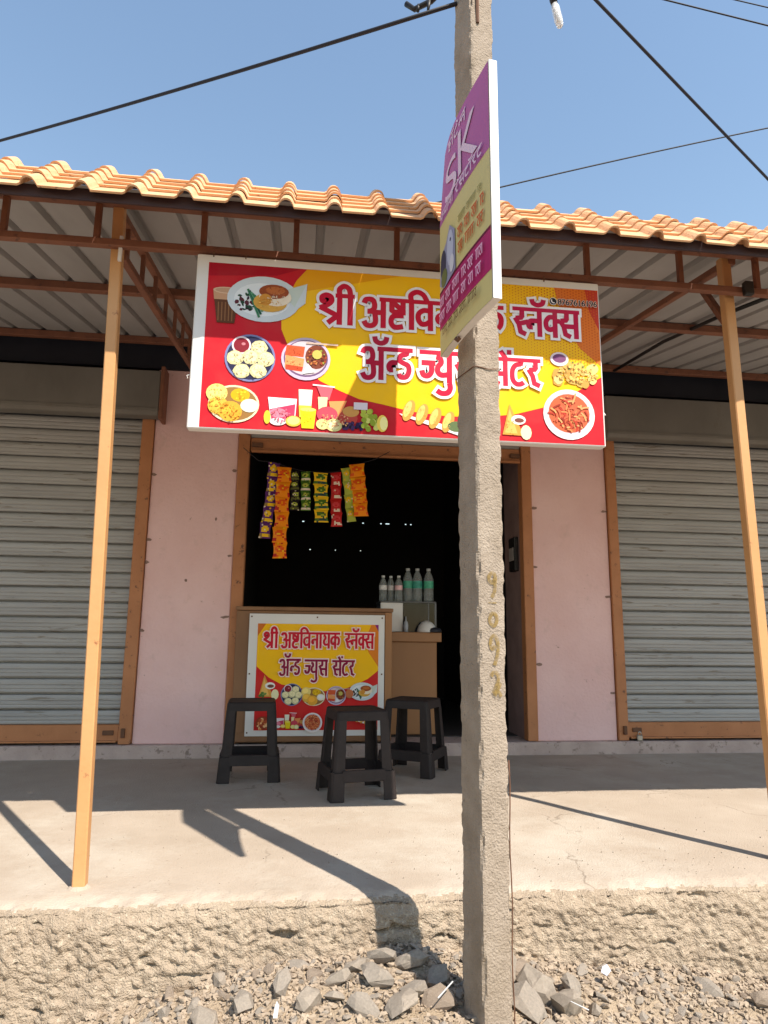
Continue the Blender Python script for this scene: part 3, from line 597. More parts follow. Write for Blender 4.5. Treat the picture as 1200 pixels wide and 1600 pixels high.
def f_vadapav(pr, cx, cy, r):
    pr.poly([(cx+1.12*r*math.cos(t)*1.0, cy+0.76*r*math.sin(t)) for t in [math.pi*(0.16+1.74*i/26) for i in range(27)]]+[(cx+1.28*r,cy-0.05*r),(cx+1.32*r,cy+0.62*r)], srgb(205,212,216))
    pr.ell(cx-0.05*r, cy-0.02*r, 0.86*r, 0.55*r, srgb(224,228,230), 26); pr.poly([(cx+0.5*r,cy+0.3*r),(cx+1.30*r,cy+0.6*r),(cx+0.95*r,cy-0.2*r)], srgb(196,206,196))
    pr.speck(cx-0.55*r, cy-0.12*r, 0.3*r, 0.3*r, 30, 0.03*r, 0.09*r, [srgb(50,26,40),srgb(90,40,50),srgb(40,70,50)])
    for k in range(6): pr.ribbon([(cx-0.5*r+0.05*k*r, cy+0.3*r-0.05*k*r), (cx-0.12*r+0.05*k*r, cy-0.62*r+0.1*k*r)], 0.07*r, random.choice([srgb(60,120,86),srgb(90,150,110),srgb(40,90,70)]))
    pr.ell(cx+0.2*r, cy-0.1*r, 0.52*r, 0.32*r, srgb(212,160,70), 18); pr.ell(cx+0.35*r, cy+0.08*r, 0.5*r, 0.3*r, srgb(236,220,196), 18)
    pr.ell(cx+0.3*r, cy+0.26*r, 0.46*r, 0.24*r, srgb(150,72,36), 18); pr.ell(cx+0.34*r, cy+0.3*r, 0.3*r, 0.13*r, srgb(186,104,52), 16); pr.ell(cx+0.05*r, cy-0.02*r, 0.2*r, 0.2*r, srgb(206,140,56), 12)
def f_juice(pr, x0, y0, s):
    q = lambda pts, c: pr.poly([(x0+a*s, y0+b*s) for a, b in pts], c)
    e = lambda a, b, c, d, col, n=18: pr.ell(x0+a*s, y0+b*s, c*s, d*s, col, n)
    q([(0.02,1.0),(1.05,0.98),(1.0,0.05),(0.16,0.05)], srgb(236,222,226)); q([(0.10,0.55),(1.0,0.78),(0.97,0.1),(0.18,0.1)], srgb(198,60,96)); e(0.4,0.42,0.3,0.18,srgb(226,130,150))
    q([(1.1,1.35),(1.6,1.35),(1.55,0.3),(1.15,0.3)], srgb(240,236,216)); q([(1.12,0.75),(1.58,0.75),(1.55,0.3),(1.15,0.3)], srgb(230,190,70))
    q([(1.75,1.5),(2.35,1.5),(2.2,1.0),(1.95,1.0)], srgb(214,96,110)); q([(1.8,1.1),(2.15,1.1),(2.1,0.4),(1.85,0.4)], srgb(240,220,170)); q([(2.2,0.95),(2.85,1.0),(2.6,0.4),(2.3,0.4)], srgb(236,150,90)); pr.ribbon([(x0+1.6*s,y0+1.55*s),(x0+2.4*s,y0+1.5*s)], 0.05*s, WHT)
    q([(1.18,0.6),(1.75,0.6),(1.68,-0.1),(1.25,-0.1)], srgb(244,212,30)); e(1.46,0.6,0.28,0.07,srgb(250,230,110))
    e(0.4,0.1,0.28,0.14,WHT); e(0.95,0.14,0.28,0.2,srgb(226,180,70)); e(0.95,0.16,0.22,0.15,srgb(244,214,130)); e(0.02,0.25,0.12,0.25,srgb(240,200,60))
    e(2.15,0.45,0.38,0.3,srgb(206,70,90)); e(2.0,0.08,0.24,0.2,srgb(236,222,140)); e(2.4,0.06,0.3,0.24,srgb(214,206,140)); e(2.4,0.06,0.2,0.16,srgb(236,230,180)); e(2.9,0.35,0.35,0.3,srgb(186,70,60)); e(3.0,0.6,0.3,0.2,srgb(206,150,80))
    for k in range(26): e(3.0+random.uniform(-0.32,0.4), 0.02+random.uniform(-0.08,0.16), 0.07, 0.07, random.choice([srgb(44,28,64),srgb(70,44,90),srgb(30,20,40)]), 9)
    for k in range(34): e(3.75+random.uniform(-0.4,0.35), 0.3+random.uniform(-0.38,0.34), 0.1, 0.1, random.choice([srgb(176,186,70),srgb(206,206,110),srgb(140,156,50)]), 10)
    e(4.15,0.2,0.2,0.32,srgb(240,206,90)); e(4.2,0.2,0.14,0.26,srgb(250,236,160)); q([(3.1,0.95),(3.6,0.95),(3.6,0.68),(3.1,0.68)], srgb(220,208,216))
def f_rolls(pr, x0, y0, s):
    pr.poly([(x0,y0+0.3*s),(x0+0.1*s,y0+0.22*s),(x0+2.4*s,y0-0.5*s),(x0+2.4*s,y0-0.2*s)], WHT)
    for k in range(4):
        cx = x0+(0.35+0.48*k)*s; cy = y0+(0.42-0.12*k)*s
        pr.ell(cx, cy, 0.2*s, 0.42*s, srgb(206,150,70), 16, -0.35); pr.ell(cx-0.04*s, cy+0.05*s, 0.12*s, 0.32*s, srgb(236,196,110), 14, -0.35)
    pr.ell(x0+2.1*s, y0-0.1*s, 0.34*s, 0.2*s, srgb(90,110,70), 14)
def f_samosa(pr, x0, y0, s):
    pr.poly([(x0,y0),(x0+0.85*s,y0-0.02*s),(x0+0.3*s,y0+1.25*s)], srgb(214,150,66)); pr.poly([(x0+0.1*s,y0+0.08*s),(x0+0.6*s,y0+0.06*s),(x0+0.3*s,y0+1.05*s)], srgb(232,182,96))
    pr.ell(x0+0.95*s, y0+0.12*s, 0.22*s, 0.3*s, srgb(236,226,180), 12); pr.ell(x0+0.65*s, y0+0.62*s, 0.3*s, 0.2*s, srgb(236,232,226), 12); pr.ell(x0+0.68*s, y0+0.6*s, 0.2*s, 0.1*s, srgb(120,70,60), 10)
def f_bowl(pr, cx, cy, r):
    pr.ell(cx, cy, r, r*0.98, srgb(236,226,226), 30); pr.ell(cx, cy+0.02*r, 0.86*r, 0.84*r, srgb(206,196,204), 30); pr.ell(cx, cy+0.04*r, 0.8*r, 0.76*r, srgb(200,96,62), 24)
    for _ in range(70):
        a = random.uniform(0,6.28); q = 0.72*r*math.sqrt(random.random()); t = random.uniform(0,3.1); L = random.uniform(0.1,0.22)*r
        x = cx+q*math.cos(a); y = cy+0.04*r+q*math.sin(a)*0.95
        pr.ribbon([(x-L*math.cos(t), y-L*math.sin(t)), (x+0.03*r, y+0.03*r), (x+L*math.cos(t), y+L*math.sin(t))], 0.06*r, random.choice([srgb(220,130,80),srgb(180,60,44),srgb(226,160,104),srgb(206,100,70),srgb(150,56,40)]))
def f_pakora(pr, x0, y0, s):
    for k in range(16):
        pr.ell(x0+random.uniform(0.1,1.9)*s, y0+random.uniform(0.0,0.75)*s, random.uniform(0.16,0.3)*s, random.uniform(0.14,0.22)*s, random.choice([srgb(226,186,96),srgb(236,206,130),srgb(200,150,74),srgb(214,170,90)]), 12, random.uniform(0,3), 0.1)
    pr.ell(x0+0.35*s, y0+0.95*s, 0.36*s, 0.28*s, srgb(226,210,214), 18); pr.ell(x0+0.35*s, y0+0.98*s, 0.27*s, 0.18*s, srgb(120,70,112), 16)
    pr.speck(x0+1.2*s, y0+0.6*s, 0.7*s, 0.3*s, 14, 0.03*s, 0.07*s, [srgb(150,110,60),srgb(110,120,60)])

def grain(pr, cx, cy, rx, ry, n, base, amt=0.35, r=0.05):
    for _ in range(n):
        a = random.uniform(0, 6.28); q = math.sqrt(random.random())*0.93; k = 1+random.uniform(-amt, amt); w = min(rx, ry)*random.uniform(0.4,1.6)*r*2
        pr.ell(cx+rx*q*math.cos(a), cy+ry*q*math.sin(a), w, w*random.uniform(0.4,1), tuple(min(1, c*k) for c in base), 6, random.uniform(0,3), 0.25)
# ------------------------------------------------------------------ big shop sign
SX0, SZ0, SY = -0.43, 1.548, 2.418
SW, SH = 1.59, 0.688
sg = root('shop_sign', (SX0+SW/2, SY, SZ0), 'wide red and yellow snack shop sign with food pictures hung under the canopy', 'sign')
MB().box(SX0, SX0+SW, SY, SY+0.045, SZ0, SZ0+SH).build('box_frame', MT['white'], sg, 0.004)
FR = (Vector((SX0, SY-0.0006, SZ0)), Vector((1,0,0)), Vector((0,0,1)), Vector((0,-1,0)))
def lay(d): return (FR[0]+Vector((0,-d,0)), FR[1], FR[2], FR[3])
pr = Print(); pr.rect(0.044, 0.006, 1.584, 0.655, RED)
pr.poly([(0.046,0.655),(0.046,0.60),(0.30,0.62),(0.395,0.655)], srgb(168,22,40))
edge = [(0.414,0.655),(0.374,0.603),(0.349,0.548),(0.322,0.466),(0.325,0.401),(0.351,0.338),(0.402,0.264),(0.476,0.205),(0.549,0.171),(0.623,0.142),(0.721,0.124),(0.819,0.104),(0.968,0.091),(1.119,0.099),(1.222,0.112),(1.352,0.15),(1.458,0.203),(1.527,0.252),(1.584,0.285)]
pr.poly(edge+[(1.584,0.655)], YEL)
pr.poly([(0.414,0.655),(0.374,0.603),(0.350,0.548),(0.56,0.60),(0.78,0.655)], srgb(232,160,20))
pr.poly([(1.584,0.655),(1.584,0.33),(1.50,0.40),(1.44,0.50),(1.40,0.655)], srgb(226,120,44)); pr.poly([(1.584,0.655),(1.584,0.48),(1.545,0.56),(1.53,0.655)], srgb(196,60,44))
pr.build('printed_background', FR, sg)
pr = Print(0.00012)
for i in range(44):
    for j in range(36):
        x = 1.06+i*0.0120+random.uniform(-0.0004,0.0004); y = 0.33+j*0.0120+(0.006 if i % 2 else 0)
        if x > 1.576 or y > 0.648: continue
        k = (x-1.06)/0.5*0.75+(y-0.33)/0.32*0.45
        if k < 0.3: continue
        pr.k = 0; pr.ell(x, y, 0.0030*min(1.15,k+0.1), 0.0030*min(1.15,k+0.1), srgb(205,92,34), 6)
pr.build('printed_dots', lay(0.0032), sg)
pr = Print(0.00006); f_chai(pr, 0.066, 0.163, 0.412, 0.545); f_vadapav(pr, 0.255, 0.517, 0.122); grain(pr, 0.292, 0.552, 0.05, 0.024, 40, srgb(160,80,40), 0.35); grain(pr, 0.272, 0.497, 0.055, 0.025, 46, srgb(214,165,80), 0.3); grain(pr, 0.31, 0.52, 0.045, 0.02, 34, srgb(232,214,186), 0.15); pr.build('printed_food', lay(0.0036), sg)['label'] = 'printed picture of a glass of tea and a bun on a plate'
pr = Print(0.00006); f_plate_momo(pr, 0.214, 0.279, 0.093); [grain(pr, 0.214+a*0.093, 0.279+b*0.093, 0.028, 0.026, 26, srgb(228,212,165), 0.25) for a, b in ((0.34,0.46),(-0.58,-0.02),(0.02,0.04),(0.62,-0.02),(-0.3,-0.58),(0.34,-0.54))]; pr.build('printed_food', lay(0.0036), sg)['label'] = 'printed picture of pale dumplings round a red dip'
pr = Print(0.00006); f_thali(pr, 0.42, 0.288, 0.092); grain(pr, 0.378, 0.318, 0.03, 0.018, 30, srgb(206,92,50), 0.3); grain(pr, 0.378, 0.272, 0.03, 0.02, 30, srgb(230,160,105), 0.25); pr.build('printed_food', lay(0.0036), sg)['label'] = 'printed picture of a round plate with bread rolls and curry'
pr = Print(0.00006); f_poori(pr, 0.158, 0.098, 0.092); grain(pr, 0.101, 0.137, 0.037, 0.034, 40, srgb(228,196,110), 0.22); grain(pr, 0.107, 0.089, 0.034, 0.032, 36, srgb(222,166,66), 0.25); grain(pr, 0.152, 0.069, 0.04, 0.037, 44, srgb(226,158,54), 0.25); pr.build('printed_food', lay(0.0036), sg)['label'] = 'printed picture of puffed fried breads on an oval plate'
pr = Print(0.00005); f_juice(pr, 0.284, 0.028, 0.103); grain(pr, 0.335, 0.07, 0.036, 0.036, 36, srgb(214,110,130), 0.3); grain(pr, 0.53, 0.05, 0.06, 0.03, 50, srgb(206,150,110), 0.35); grain(pr, 0.435, 0.06, 0.02, 0.03, 24, srgb(244,212,40), 0.2); pr.build('printed_food', lay(0.0036), sg)['label'] = 'printed picture of juice glasses and fruit'
pr = Print(0.00006); f_rolls(pr, 0.775, 0.062, 0.105); [grain(pr, 0.812+0.05*k, 0.106-0.0126*k, 0.016, 0.034, 22, srgb(222,170,86), 0.25) for k in range(4)]; pr.build('printed_food', lay(0.0036), sg)['label'] = 'printed picture of golden rolls on a white tray'
pr = Print(0.00006); f_samosa(pr, 1.175, 0.03, 0.098); grain(pr, 1.207, 0.065, 0.02, 0.04, 40, srgb(222,164,80), 0.28); pr.build('printed_food', lay(0.0036), sg)['label'] = 'printed picture of a fried pastry triangle'
pr = Print(0.00006); f_bowl(pr, 1.443, 0.123, 0.104); pr.build('printed_food', lay(0.0036), sg)['label'] = 'printed picture of a white bowl of red noodles'
pr = Print(0.00006); f_pakora(pr, 1.375, 0.25, 0.104); grain(pr, 1.478, 0.288, 0.09, 0.036, 90, srgb(222,180,100), 0.3, 0.07); pr.build('printed_food', lay(0.0036), sg)['label'] = 'printed picture of fried snacks with a purple dip'
def sign_word(gl, x0, y0, h, col, width, parent, lf, ow=0.085, out=WHT):
    p_ = Print(0.00006); word(p_, gl, x0, y0, h, col, out, ow, 0.165, width); return p_.build('lettering', lf, parent)
sign_word(L1[0], 0.462, 0.432, 0.128, CRIM, 0.137, sg, lay(0.0062)); sign_word(L1[1], 0.628, 0.430, 0.126, CRIM, 0.56, sg, lay(0.0062)); sign_word(L1[2], 1.224, 0.436, 0.122, srgb(188,24,66), 0.276, sg, lay(0.0062))
sign_word(L2[0], 0.626, 0.220, 0.134, srgb(176,22,56), 0.200, sg, lay(0.0062)); sign_word(L2[1], 0.852, 0.222, 0.130, srgb(202,28,62), 0.228, sg, lay(0.0062)); sign_word(L2[2], 1.112, 0.224, 0.118, srgb(202,28,62), 0.226, sg, lay(0.0062))
pr = Print(0.0001); pr.ell(1.392, 0.590, 0.016, 0.016, WHT, 22); pr.ell(1.392, 0.590, 0.0142, 0.0142, srgb(26,20,24), 22)
pr.ribbon(sm([(1.386,0.597),(1.3855,0.590),(1.391,0.584),(1.398,0.5835)]), 0.0045, WHT)
for dx, dy in ((-1,0),(1,0),(0,1),(0,-1),(0.7,0.7),(-0.7,0.7),(0.7,-0.7),(-0.7,-0.7)): put_text(pr, '8767616196', 1.411+dx*0.0026, 1.574+dx*0.0026, 0.577+dy*0.0026, 0.601+dy*0.0026, srgb(225,190,175))
for dx, dy in ((-0.0007,0),(0.0007,0),(0,0)): put_text(pr, '8767616196', 1.411+dx, 1.574+dx, 0.577+dy, 0.601+dy, srgb(26,18,22))
pr.build('phone_number', lay(0.0105), sg)
for x in (0.06, 0.18, 0.95, 1.36): MB().bar((SX0+x, SY-0.002, SZ0+SH+0.012), (SX0+x, SY-0.002, SZ0+SH-0.01), 0.004).build('tie', MT['rust'], sg)
MB().tube([(SX0-0.004, SY+0.02, SZ0+0.21), (SX0-0.014, SY+0.022, SZ0+0.205), (SX0-0.010, SY+0.02, SZ0+0.195)], 0.003, 6).tube([(SX0+SW+0.002, SY+0.02, SZ0+0.15), (SX0+SW+0.012, SY+0.02, SZ0+0.135)], 0.003, 6).build('tie', MT['white'], sg)

# ------------------------------------------------------------------ counter, table and what stands there
ct = root('shop_counter', (0.1, 4.95, 0.085), 'brown plywood serving counter in the open shop front with a banner on it', 'counter')
MB().box(-0.436, 0.646, 4.806, 4.83, 0.100, 0.975).build('front_board', MT['ply'], ct, 0.003)
MB().box(-0.440, 0.655, 4.796, 5.30, 0.977, 1.004).build('top', MT['ply'], ct, 0.004)
MB().box(-0.436, 0.646, 4.798, 4.8055, 0.105, 0.165).build('kick_rail', MT['ply'], ct, 0.003)
for x in (-0.43, 0.616): MB().box(x, x+0.028, 4.832, 5.28, 0.087, 0.975).build('side_board', MT['ply'], ct, 0.003)
MB().box(0.596, 0.646, 4.797, 4.8055, 0.17, 0.975).build('edge_strip', MT['ply_light'], ct, 0.003)
bn = root('counter_banner', (0.12, 4.79, 0.14), 'red and yellow printed banner with white border on the front of the counter', 'banner')
MB().box(-0.345, 0.592, 4.789, 4.7955, 0.142, 0.955).build('sheet', MT['white'], bn, 0.001)
BF = lambda d: (Vector((0, 4.7885-d, 0)), Vector((1,0,0)), Vector((0,0,1)), Vector((0,-1,0)))
pr = Print(); pr.rect(-0.286, 0.180, 0.550, 0.888, srgb(206,40,40))
pr.poly([(-0.286,0.888),(-0.284,0.60),(-0.198,0.525),(-0.11,0.48),(0.02,0.455),(0.14,0.436),(0.26,0.436),(0.38,0.47),(0.48,0.52),(0.55,0.575),(0.55,0.888)], YEL)
pr.poly([(-0.286,0.888),(-0.286,0.80),(-0.23,0.888)], srgb(206,110,40)); pr.poly([(0.55,0.888),(0.55,0.60),(0.48,0.70),(0.46,0.80),(0.50,0.888)], srgb(226,128,40)); pr.poly([(0.55,0.888),(0.55,0.84),(0.525,0.888)], srgb(140,40,120))
pr.build('printed_background', BF(0), bn)
pr = Print(0.00008); f_samosa(pr, -0.262, 0.40, 0.115); pr.speck(-0.235, 0.42, 0.03, 0.02, 12, 0.006, 0.012, [srgb(80,110,50),srgb(110,140,70)]); f_plate_momo(pr, -0.040, 0.413, 0.074); f_poori(pr, 0.105, 0.400, 0.078); f_thali(pr, 0.262, 0.408, 0.068); f_vadapav(pr, 0.44, 0.435, 0.08); pr.ell(0.352, 0.42, 0.028, 0.03, srgb(190,110,70), 12)
f_juice(pr, -0.150, 0.20, 0.062); pr.ell(-0.225, 0.23, 0.05, 0.045, srgb(150,60,40), 14); pr.speck(-0.225, 0.23, 0.045, 0.04, 30, 0.006, 0.012, [srgb(220,150,90),srgb(180,80,50),srgb(236,190,140)]); f_bowl(pr, 0.105, 0.232, 0.066); f_rolls(pr, 0.36, 0.24, 0.06)
pr.build('printed_food', BF(0.003), bn)
sign_word(L1[0], -0.245, 0.722, 0.112, CRIM, 0.100, bn, BF(0.012), 0.07, srgb(244,214,206)); sign_word(L1[1], -0.125, 0.722, 0.110, CRIM, 0.405, bn, BF(0.012), 0.07, srgb(244,214,206)); sign_word(L1[2], 0.312, 0.722, 0.108, CRIM, 0.205, bn, BF(0.012), 0.07, srgb(244,214,206))
sign_word(L2[0], -0.130, 0.537, 0.116, PLUM, 0.145, bn, BF(0.012), 0.07, srgb(244,214,206)); sign_word(L2[1], 0.040, 0.537, 0.112, PLUM, 0.160, bn, BF(0.012), 0.07, srgb(244,214,206)); sign_word(L2[2], 0.230, 0.537, 0.108, PLUM, 0.160, bn, BF(0.012), 0.07, srgb(244,214,206))
rv = MB()
for x, z in ((-0.33,0.935),(0.12,0.935),(0.575,0.935),(-0.33,0.165),(0.575,0.55),(-0.33,0.55)): rv.lathe([(0.0055,0),(0.0055,0.003),(0.002,0.004)], (0,0,0), 8) if False else rv.box(x-0.005, x+0.005, 4.7865, 4.7888, z-0.005, z+0.005)
rv.build('fixing_nail', MT['rust'], bn)

tb = root('side_table', (0.85, 5.3, 0.085), 'low orange brown laminate table beside the counter carrying a display case', 'table')
MB().box(0.64, 1.072, 5.13, 5.62, 0.770, 0.842).build('top', MT['ply_light'], tb, 0.004)
MB().box(0.66, 1.040, 5.16, 5.18, 0.095, 0.769).build('front_board', MT['ply_light'], tb, 0.003)
MB().box(1.020, 1.040, 5.182, 5.6, 0.095, 0.769).build('side_board', MT['ply_light'], tb, 0.003)
dc = root('display_case', (0.83, 5.35, 0.843), 'small glass display case with a white panel standing on the side table', 'display case')
MB().box(0.612, 1.050, 5.22, 5.52, 1.066, 1.078).build('top', material('case_top', (0.10,0.10,0.11), 0.3), dc, 0.002)
MB().box(0.612, 0.786, 5.215, 5.23, 0.845, 1.065).build('white_panel', MT['white'], dc, 0.003)
MB().box(0.790, 1.046, 5.222, 5.226, 0.848, 1.065).build('glass_pane', MT['case_glass'], dc)
MB().box(0.615, 1.048, 5.50, 5.515, 0.845, 1.065).build('back_panel', MT['navy'], dc)
MB().box(1.036, 1.050, 5.22, 5.234, 0.845, 1.065).box(0.985,0.992,5.22,5.2275,0.845,1.065).build('corner_post', material('case_post', (0.16,0.16,0.17), 0.4), dc)
MB().box(0.615, 1.048, 5.22, 5.515, 0.8435, 0.8475).build('floor', MT['navy'], dc)
def bottle(x, y, z, R, H, lab_col, label, cap_col, lab_z):
    t = root('water_bottle', (x, y, z), label, 'bottle', 'water bottles on the display case')
    prof = [(R*0.85,0),(R,0.006),(R,H*0.12),(R*0.93,H*0.14),(R,H*0.16),(R,H*0.3),(R*0.93,H*0.32),(R,H*0.34),(R,H*0.62),(R*0.96,H*0.68),(R*0.72,H*0.80),(R*0.40,H*0.90),(R*0.36,H*0.94)]
    MB().lathe(prof, (x,y,z), 18).build('body', MT['pet'], t, smooth=True)
    MB().lathe([(R*0.43,H*0.93),(R*0.43,H*1.0),(R*0.36,H*1.005)], (x,y,z), 14).build('cap', material('bottle_cap', cap_col, 0.4), t)
    MB().lathe([(R*1.012,H*lab_z[0]),(R*1.012,H*lab_z[1])], (x,y,z), 18, cap=False).build('label_band', material('bottle_label', lab_col, 0.45, tuple(min(1,c*1.6+0.05) for c in lab_col), 40), t, smooth=True)
    return t
wc = (0.72,0.72,0.72)
bottle(0.640, 5.30, 1.079, 0.031, 0.20, (0.5,0.48,0.48), 'small water bottle with white cap at the left end of the row', wc, (0.44,0.62))
bottle(0.705, 5.33, 1.079, 0.031, 0.20, (0.42,0.40,0.40), 'small water bottle with white cap, middle of the three small ones', wc, (0.44,0.62))
bottle(0.763, 5.29, 1.079, 0.031, 0.20, (0.55,0.33,0.35), 'small water bottle with pinkish label next to the tall bottles', wc, (0.44,0.62))
bottle(0.840, 5.32, 1.079, 0.039, 0.262, (0.02,0.22,0.14), 'tall water bottle with green label, nearest the small bottles', (0.45,0.45,0.45), (0.40,0.62))
bottle(0.915, 5.31, 1.079, 0.039, 0.262, (0.01,0.20,0.15), 'tall water bottle with green label, middle of the three tall ones', (0.45,0.45,0.45), (0.40,0.62))
bottle(1.003, 5.30, 1.079, 0.039, 0.262, (0.03,0.27,0.16), 'tall water bottle with green label at the right end of the row', (0.45,0.45,0.45), (0.40,0.62))
bo = MB().lathe([(0.075,0.0),(0.073,0.02),(0.062,0.05),(0.04,0.075),(0.012,0.088)], (0.965,5.175,0.8425), 20).build('upturned_bowl', MT['white'], None, smooth=True)
tag(bo, 'pale upturned bowl at the right end of the low side table', 'bowl')
clo = MB().lathe([(0.06,0.0),(0.062,0.012),(0.05,0.03),(0.02,0.038)], (1.015,5.148,0.8425), 14).build('folded_cloth', MT['navy'], None, smooth=True)
tag(clo, 'small dark cloth bundled in front of the pale bowl on the side table', 'cloth')
pb = root('sauce_bottle', (0.80, 5.17, 0.8425), 'small translucent sauce bottle in front of the display case', 'bottle')
MB().lathe([(0.018,0),(0.019,0.05),(0.014,0.075),(0.006,0.085),(0.004,0.118)], (0.805,5.185,0.8425), 14).build('body', material('sauce_plastic', (0.45,0.48,0.55), 0.3), pb, smooth=True)
# ------------------------------------------------------------------ stools
def stool(loc, rot, label):
    t = root('plastic_stool', loc, label, 'stool', 'dark plastic stools on the platform'); t.rotation_euler = (0, 0, rot); LOC[t.name] = Vector((0,0,0))
    H = 0.432; a = 0.137; b = 0.167; zr = 0.135
    at_ = lambda z: a + (b-a)*(1-z/H)
    s_ = MB(); n = 6; ringz = [(a-0.004, H-0.004), (a, H-0.012), (at_(H-0.055)+0.0005, H-0.055)]
    def ring(h, z, r=0.022):
        pts = []
        for cx, cy, s0 in ((1,1,0),(-1,1,90),(-1,-1,180),(1,-1,270)):
            for k in range(4):
                t_ = math.radians(s0+k*30); pts.append((cx*(h-r)+r*math.cos(t_), cy*(h-r)+r*math.sin(t_), z))
        return pts
    R_ = [ring(a-0.022, H-0.004, 0.012), ring(a-0.006, H), ring(a, H-0.008), ring(at_(H-0.05), H-0.05), ring(at_(H-0.05)-0.006, H-0.05), ring(a-0.008, H-0.016)]
    s_.v = [p for r in R_ for p in r]; k = 16
    s_.f = [(i*k+j, i*k+(j+1) % k, (i+1)*k+(j+1) % k, (i+1)*k+j) for i in range(5) for j in range(k)] + [tuple(range(k)), tuple(5*k+j for j in range(k))[::-1]]
    s_.build('seat', MT['stool'], t)
    W = 0.062; T = 0.007
    for sx, sy in ((1,1),(-1,1),(-1,-1),(1,-1)):
        m = MB()
        for z0, z1, grow, ww in ((zr, H-0.045, 0.0, (0.060,0.052)), (0.0, zr+0.002, 0.009, (0.072,0.066))):
            L_ = []
            for z, wd in ((z0, ww[0]), (z1, ww[1])):
                h = at_(z)+grow; c = 0.012
                sec = [(h-wd,h),(h-c,h),(h,h-c),(h,h-wd),(h-T,h-wd),(h-T,h-T-c*0.4),(h-T-c*0.4,h-T),(h-wd,h-T)]
                L_.append([(sx*px_, sy*py_, z) for px_, py_ in sec])
            m.add(L_[0]+L_[1], [(i, (i+1) % 8, 8+(i+1) % 8, 8+i) for i in range(8)] + [(0,1,2,3,4,5,6,7), (8,9,10,11,12,13,14,15)])
        m.build('leg', MT['stool'], t, 0.002)
    for ax in range(4):
        c_, s2_ = round(math.cos(ax*math.pi/2)), round(math.sin(ax*math.pi/2)); m = MB()
        h = at_(zr)+0.009; L = h-0.055
        q = [(-L,h,zr+0.012),(L,h,zr+0.012),(L,h+0.004,zr-0.045),(-L,h+0.004,zr-0.045),(-L,h-0.014,zr+0.012),(L,h-0.014,zr+0.012),(L,h-0.006,zr-0.045),(-L,h-0.006,zr-0.045)]
        m.add([(x*c_-y*s2_, x*s2_+y*c_, z) for x, y, z in q], [(0,1,2,3),(7,6,5,4),(0,4,5,1),(3,2,6,7),(0,3,7,4),(1,5,6,2)])
        m.build('stretcher', MT['stool'], t, 0.002)
    return t
stool((0.315, 3.735, 0.001), math.radians(11), 'dark plastic stool standing farthest forward with one foot in the sun')
stool((-0.265, 4.195, 0.001), math.radians(3), 'dark plastic stool set square before the left end of the counter banner')
stool((0.715, 4.285, 0.001), math.radians(-29), 'dark plastic stool turned cornerwise in front of the low side table')

# ------------------------------------------------------------------ hanging snack packets
def packet_mesh(w, h, cols, seed):
    rnd = random.Random(seed); nx_, nz_ = 8, 11; m = MB(); c = []
    for side in (-1, 1):
        n0 = len(m.v)
        for j in range(nz_):
            for i in range(nx_):
                u = i/(nx_-1); v = j/(nz_-1); bulge = (math.sin(math.pi*u)**0.7)*(math.sin(math.pi*v)**0.8)
                pin = 1 - 0.15*math.sin(math.pi*v)
                m.v.append(((u-0.5)*w*pin, side*(0.013*bulge+0.0006) + rnd.uniform(-0.0012,0.0012), -v*h))
        for j in range(nz_-1):
            for i in range(nx_-1):
                a = n0+j*nx_+i; m.f.append((a, a+1, a+nx_+1, a+nx_)); uu = (i+0.5)/(nx_-1)-0.5; vv = (j+0.5)/(nz_-1)-0.5
                cc = cols[0]
                if (uu/0.36)**2+((vv+0.08)/0.2)**2 < 1: cc = cols[1]
                if abs(vv+0.08) < 0.06 and abs(uu) < 0.28: cc = cols[2] if i % 2 else cols[1]
                if 0.16 < vv < 0.36: cc = cols[3] if abs(uu-0.05) < 0.3 else cols[-1]
                if rnd.random() < 0.12: cc = rnd.choice(cols)
                c.append(cc)
    me = bpy.data.meshes.new('packet'); me.from_pydata(m.v, [], m.f); at = me.color_attributes.new('Col', 'FLOAT_COLOR', 'CORNER')
    for p, q in zip(me.polygons, c):
        for li in p.loop_indices: at.data[li].color = (*q, 1)
        p.use_smooth = True
    me.materials.append(MT['print_gloss']); me.update(); return me
def strip(x0, z0, x1, z1, w, n_, cols, label, seed, y=4.742):
    t = root('snack_packet_strip', (x0, y, z0), label, 'snack packets', 'strips of snack packets hung from the string')
    L = math.hypot(x1-x0, z1-z0); h = L/n_; tilt = math.atan2(x1-x0, z0-z1); rnd = random.Random(seed)
    for k in range(n_):
        o = bpy.data.objects.new('packet', packet_mesh(w, h*1.01, cols, seed*10+k)); COL.objects.link(o); o.parent = t
        o.location = ((x1-x0)*k/n_ + rnd.uniform(-0.004,0.004), rnd.uniform(-0.004,0.004), (z1-z0)*k/n_); o.rotation_euler = (rnd.uniform(-0.08,0.08), -tilt+rnd.uniform(-0.04,0.04), rnd.uniform(-0.3,0.3))
OR = srgb(240,140,16); OR2 = srgb(226,84,20); RD = srgb(186,30,30); YL = srgb(236,190,30); PU = srgb(92,40,110); GRN = srgb(70,110,34); LG = srgb(170,180,70); BK = srgb(30,24,30); PK = srgb(206,60,66); WH = srgb(225,210,190)
strip(-0.215,2.02,-0.265,1.475,0.085,5,[PU,YL,WH,YL,srgb(150,120,60)],'long strip of purple and yellow snack packets at the far left',1)
strip(-0.150,1.985,-0.160,1.335,0.105,6,[OR,OR2,YL,OR,RD],'longest strip of orange snack packets',2,4.722)
strip(-0.070,1.965,-0.062,1.68,0.068,4,[BK,LG,WH,srgb(90,90,40)],'short strip of dark and pale green snack packets beside the long orange strip',3)
strip(0.008,1.962,0.012,1.68,0.072,4,[GRN,LG,BK,WH],'short strip of green snack packets with black and cream bands',4)
